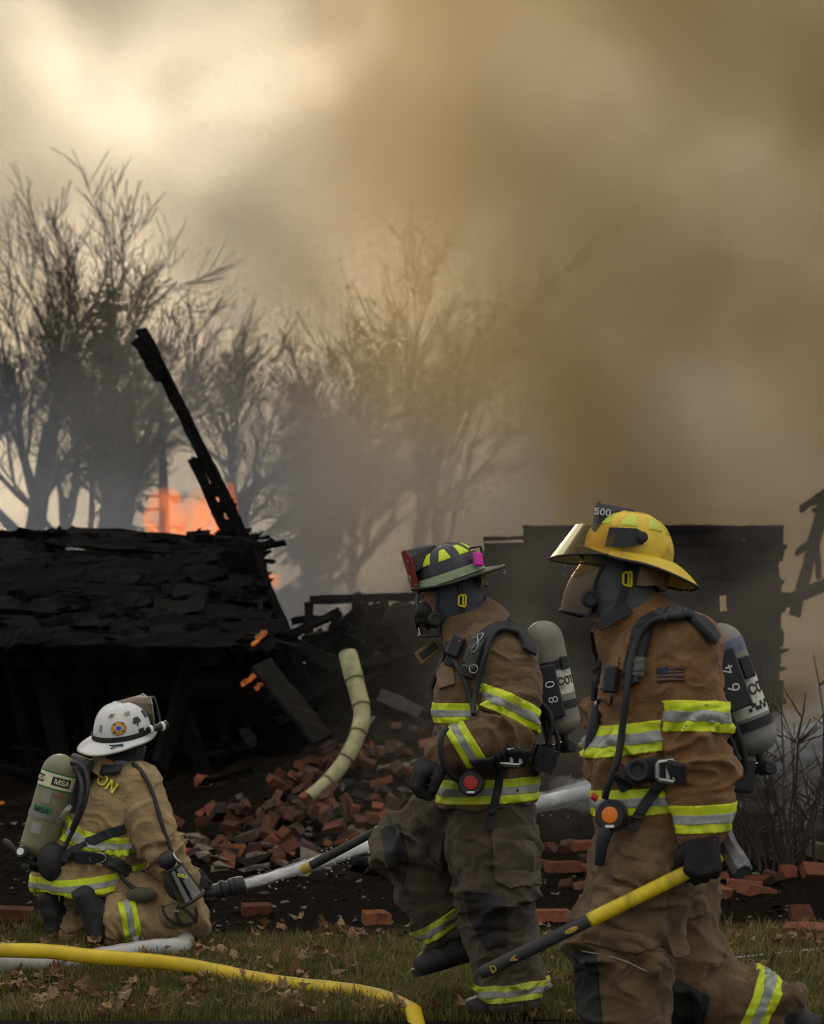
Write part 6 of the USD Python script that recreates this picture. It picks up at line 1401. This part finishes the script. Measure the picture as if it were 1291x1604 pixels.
def axis_ramp(*terms):
    """Product of smooth ramps along axes: (axis, from, to) falls from 0 to 1."""
    nodes, links, out = {'sp': ('separate_xyz', {})}, [('g.position', 'sp.vector')], None
    for k, (ax, a_, b_) in enumerate(terms):
        nodes[f'a{k}'] = ('map_range', dict(from_min=a_, from_max=b_, to_min=0., to_max=1., range_type='smoothstep')); links.append((f'sp.{ax}', f'a{k}.value'))
        if out is None: out = f'a{k}.result'
        else:
            nodes[f'm{k}'] = ('math', dict(math_type='multiply')); links += [(out, f'm{k}.value1'), (f'a{k}.result', f'm{k}.value2')]; out = f'm{k}.value'
    return nodes, links, out
def volbox(name, lo, hi, mat, label):
    lo, hi = A(lo, float), A(hi, float)
    obj(name, box(hi - lo, (lo + hi) / 2), mat, label=label, cat='smoke', kind='stuff')
volbox('far_smoke', (-46, 64, -.8), (46, 80, 34), volmat('far_smoke', (1., .84, .62), .42, .60, .22, (.15, .15, .15), 5., .5, seed=1.5, base=.042, off=(.44, 0, .14)), 'pale smoke filling the air far behind the trees')
volbox('tan_smoke', (-14, 21, -.8), (16, 34, 17), volmat('tan_smoke', (1., .67, .29), .42, .60, .11, (.50, .34, .50), 5., .62, shape=axis_ramp(('x', -2.5, 2.0)), base=.085, seed=3.3), 'thick tan smoke rolling up behind the house')
volbox('cream_smoke', (-22, 34.2, -.8), (22, 41, 20), volmat('cream_smoke', (1., .84, .62), .42, .66, .12, (.24, .24, .24), 5., .35, seed=4., shape=axis_ramp(('x', -9., 1.))), 'thin cream smoke drifting among the trees')
volbox('grey_smoke', (-16, 20.4, -.8), (1.5, 27, 5.8), volmat('grey_smoke', (.80, .87, .97), .40, .64, .15, (.5, .4, .6), 5., .1, shape=axis_ramp(('z', 5.2, 1.6), ('y', 20.5, 22.0)), seed=9., base=.055), 'grey smoke hanging low behind the burnt roof')
volbox('thin_smoke', (-1.2, 12.4, -.3), (9, 16.9, 3.6), volmat('thin_smoke', (.92, .80, .66), .42, .66, .09, (.9, .7, 1.), 5., .2, shape=axis_ramp(('z', 3.5, 1.4), ('x', -1.1, 1.2), ('y', 12.5, 14.)), seed=2.), 'thin brown smoke drifting in front of the standing wall')
def blob(c, r, seed, sub=3, amp=.5):
    m = trimesh.creation.icosphere(sub, 1.); m.vertices = m.vertices * (1 - amp / 2 + amp * meshkit.fbm(m.vertices * 1.8 + seed, 3, seed))[:, None] * A(r) + A(c); return m
def flame(px, py, d, rx, rz, label, seed, k=2.4):
    t = thing('flame', label, 'flame', P(px, py, d)); c = P(px, py, d)
    obj('flame_body', blob(c, (rx, rx * .7, rz), seed), volmat(f'fire_{"abcdefgh"[seed]}', (.1, .05, .02), .34, .64, k, (6., 6., 3.6), 2., 0., seed=seed * 3., emis=((1., .20, .025), 1.9)), t)
flame(260, 818, 20.6, .23, .33, 'orange flame rising behind the roof ridge left of the post', 0)
flame(324, 814, 20.4, .24, .36, 'orange flame right behind the foot of the leaning post', 1)
flame(362, 795, 20.5, .07, .25, 'thin flame licking up right of the leaning post', 2)
flame(392, 912, 20.0, .30, .10, 'fire glowing through the slats of the burnt corner', 3, 6.)
flame(386, 1000, 18.8, .07, .12, 'pink orange fire in the hole of the burnt corner', 4, 7.)
flame(362, 946, 20.0, .13, .07, 'small fire behind the lower slats of the corner', 5, 6.)
ember = usdkit.material(stage, '/World/Looks/glowing_ember', {'g': ('geometry', {}), 'n': ('noise_texture', dict(scale=16., detail=3.)), 'r': ('rgb_ramp', dict(ramp=[(.38, (.02, .004, .001)), (.56, (.6, .13, .015)), (.74, (1., .36, .06))])), 'p': ('principled_bsdf', dict(base_color=(.05, .02, .01), roughness=.9, emission_strength=.42))}, [('g.position', 'n.vector'), ('n.fac', 'r.fac'), ('r.color', 'p.emission_color')], surface='p.BSDF')
for a_, b_, w_, lab in (((392, 1012), (414, 990), .11, 'glowing orange plank end at the burnt corner'), ((378, 1073), (408, 1052), .06, 'glowing splinter below the burnt corner'), ((400, 1080), (408, 1072), .035, 'tiny glowing chip below the glowing splinter'), ((0, 1258), (18, 1268), .05, 'glowing ember chunk at the far left edge')):
    obj('ember', beam(P(*a_, 17.0), P(*b_, 17.0), .03, w_ * .7, 1.2, .004, 8, 3), ember, label=lab, cat='ember', loc=P(*a_, 17.0))
# water jet: a dense core that opens into spray
jx = [(380, 1386, 9.92), (470, 1360, 10.3), (600, 1318, 10.9), (720, 1286, 11.5), (850, 1256, 12.1), (940, 1237, 12.6), (1060, 1222, 13.2), (1200, 1205, 13.9), (1340, 1186, 14.6)]
jp = spline([P(*q_) for q_ in jx], 90); jr = np.interp(np.linspace(0, 1, 90), [0, .25, .5, .62, .8, 1], [.022, .036, .052, .075, .16, .25])
jm = tube(jp, jr * 1.25, 20); n_ = meshkit.fbm(jm.vertices * A([9., 9., 26.]), 3, 5); jm.vertices = jm.vertices + vnorm(jm) * ((n_ - .5) * .35 * np.interp(jm.vertices[:, 0], [jp[0, 0], jp[-1, 0]], [.03, .2]))[:, None]
jet = thing('water_jet', 'white jet of water spraying from the nozzle towards the right', 'water', jp[0], kind='stuff')
obj('water_core', jm, volmat('water_spray', (1., 1., 1.), .32, .60, 14., (5., 5., 16.), 3., .5, shape=axis_ramp(('x', 9., 2.))), jet)
ji = tube(spline(jp[:70], 400), np.interp(np.linspace(0, 69, 400), np.arange(70), jr[:70] * np.interp(np.arange(70), [0, 45, 69], [.95, .75, .3])), 28); ji.vertices = ji.vertices + vnorm(ji) * ((meshkit.fbm(ji.vertices * A([30., 60., 60.]), 3, 2) - .5) * .014)[:, None]
obj('water_stream', ji, usdkit.material(stage, '/World/Looks/white_water', {'d': ('diffuse_bsdf', dict(color=(.99, .99, .99))), 't': ('translucent_bsdf', dict(color=(.99, .99, .99))), 'm': ('mix_closure', dict(fac=.3))}, [('d.BSDF', 'm.closure1'), ('t.BSDF', 'm.closure2')], surface='m.closure'), jet, True)
mm = tube(jp[30:], jr[30:] * np.linspace(1.4, 2.3, 60) + .02, 24); mm.vertices = mm.vertices + vnorm(mm) * ((meshkit.fbm(mm.vertices * 2.6, 4, 9) - .55) * np.interp(mm.vertices[:, 0], [-.5, 3.], [.1, .9]))[:, None]; obj('water_mist', mm, volmat('water_mist', (1., 1., 1.), .40, .68, 3.0, (2.5, 2.5, 4.), 4., .45, seed=3., shape=axis_ramp(('x', -.6, 1.8))), jet)
dg = np.random.default_rng(8); dr_ = []
for k in range(420):
    i_ = int(dg.integers(2, 88)); c_ = jp[i_] + dg.normal(0, 1, 3) * jr[i_] * 1.0 + A([0, 0, -abs(dg.normal(0, .5)) * jr[i_]]); m = trimesh.creation.icosphere(0, dg.uniform(.0015, .0045)); m.apply_translation(c_); dr_.append(m)
obj('droplets', cat(dr_), M('water_drop', (.7, .7, .7), .15, .05), jet, kind='stuff')
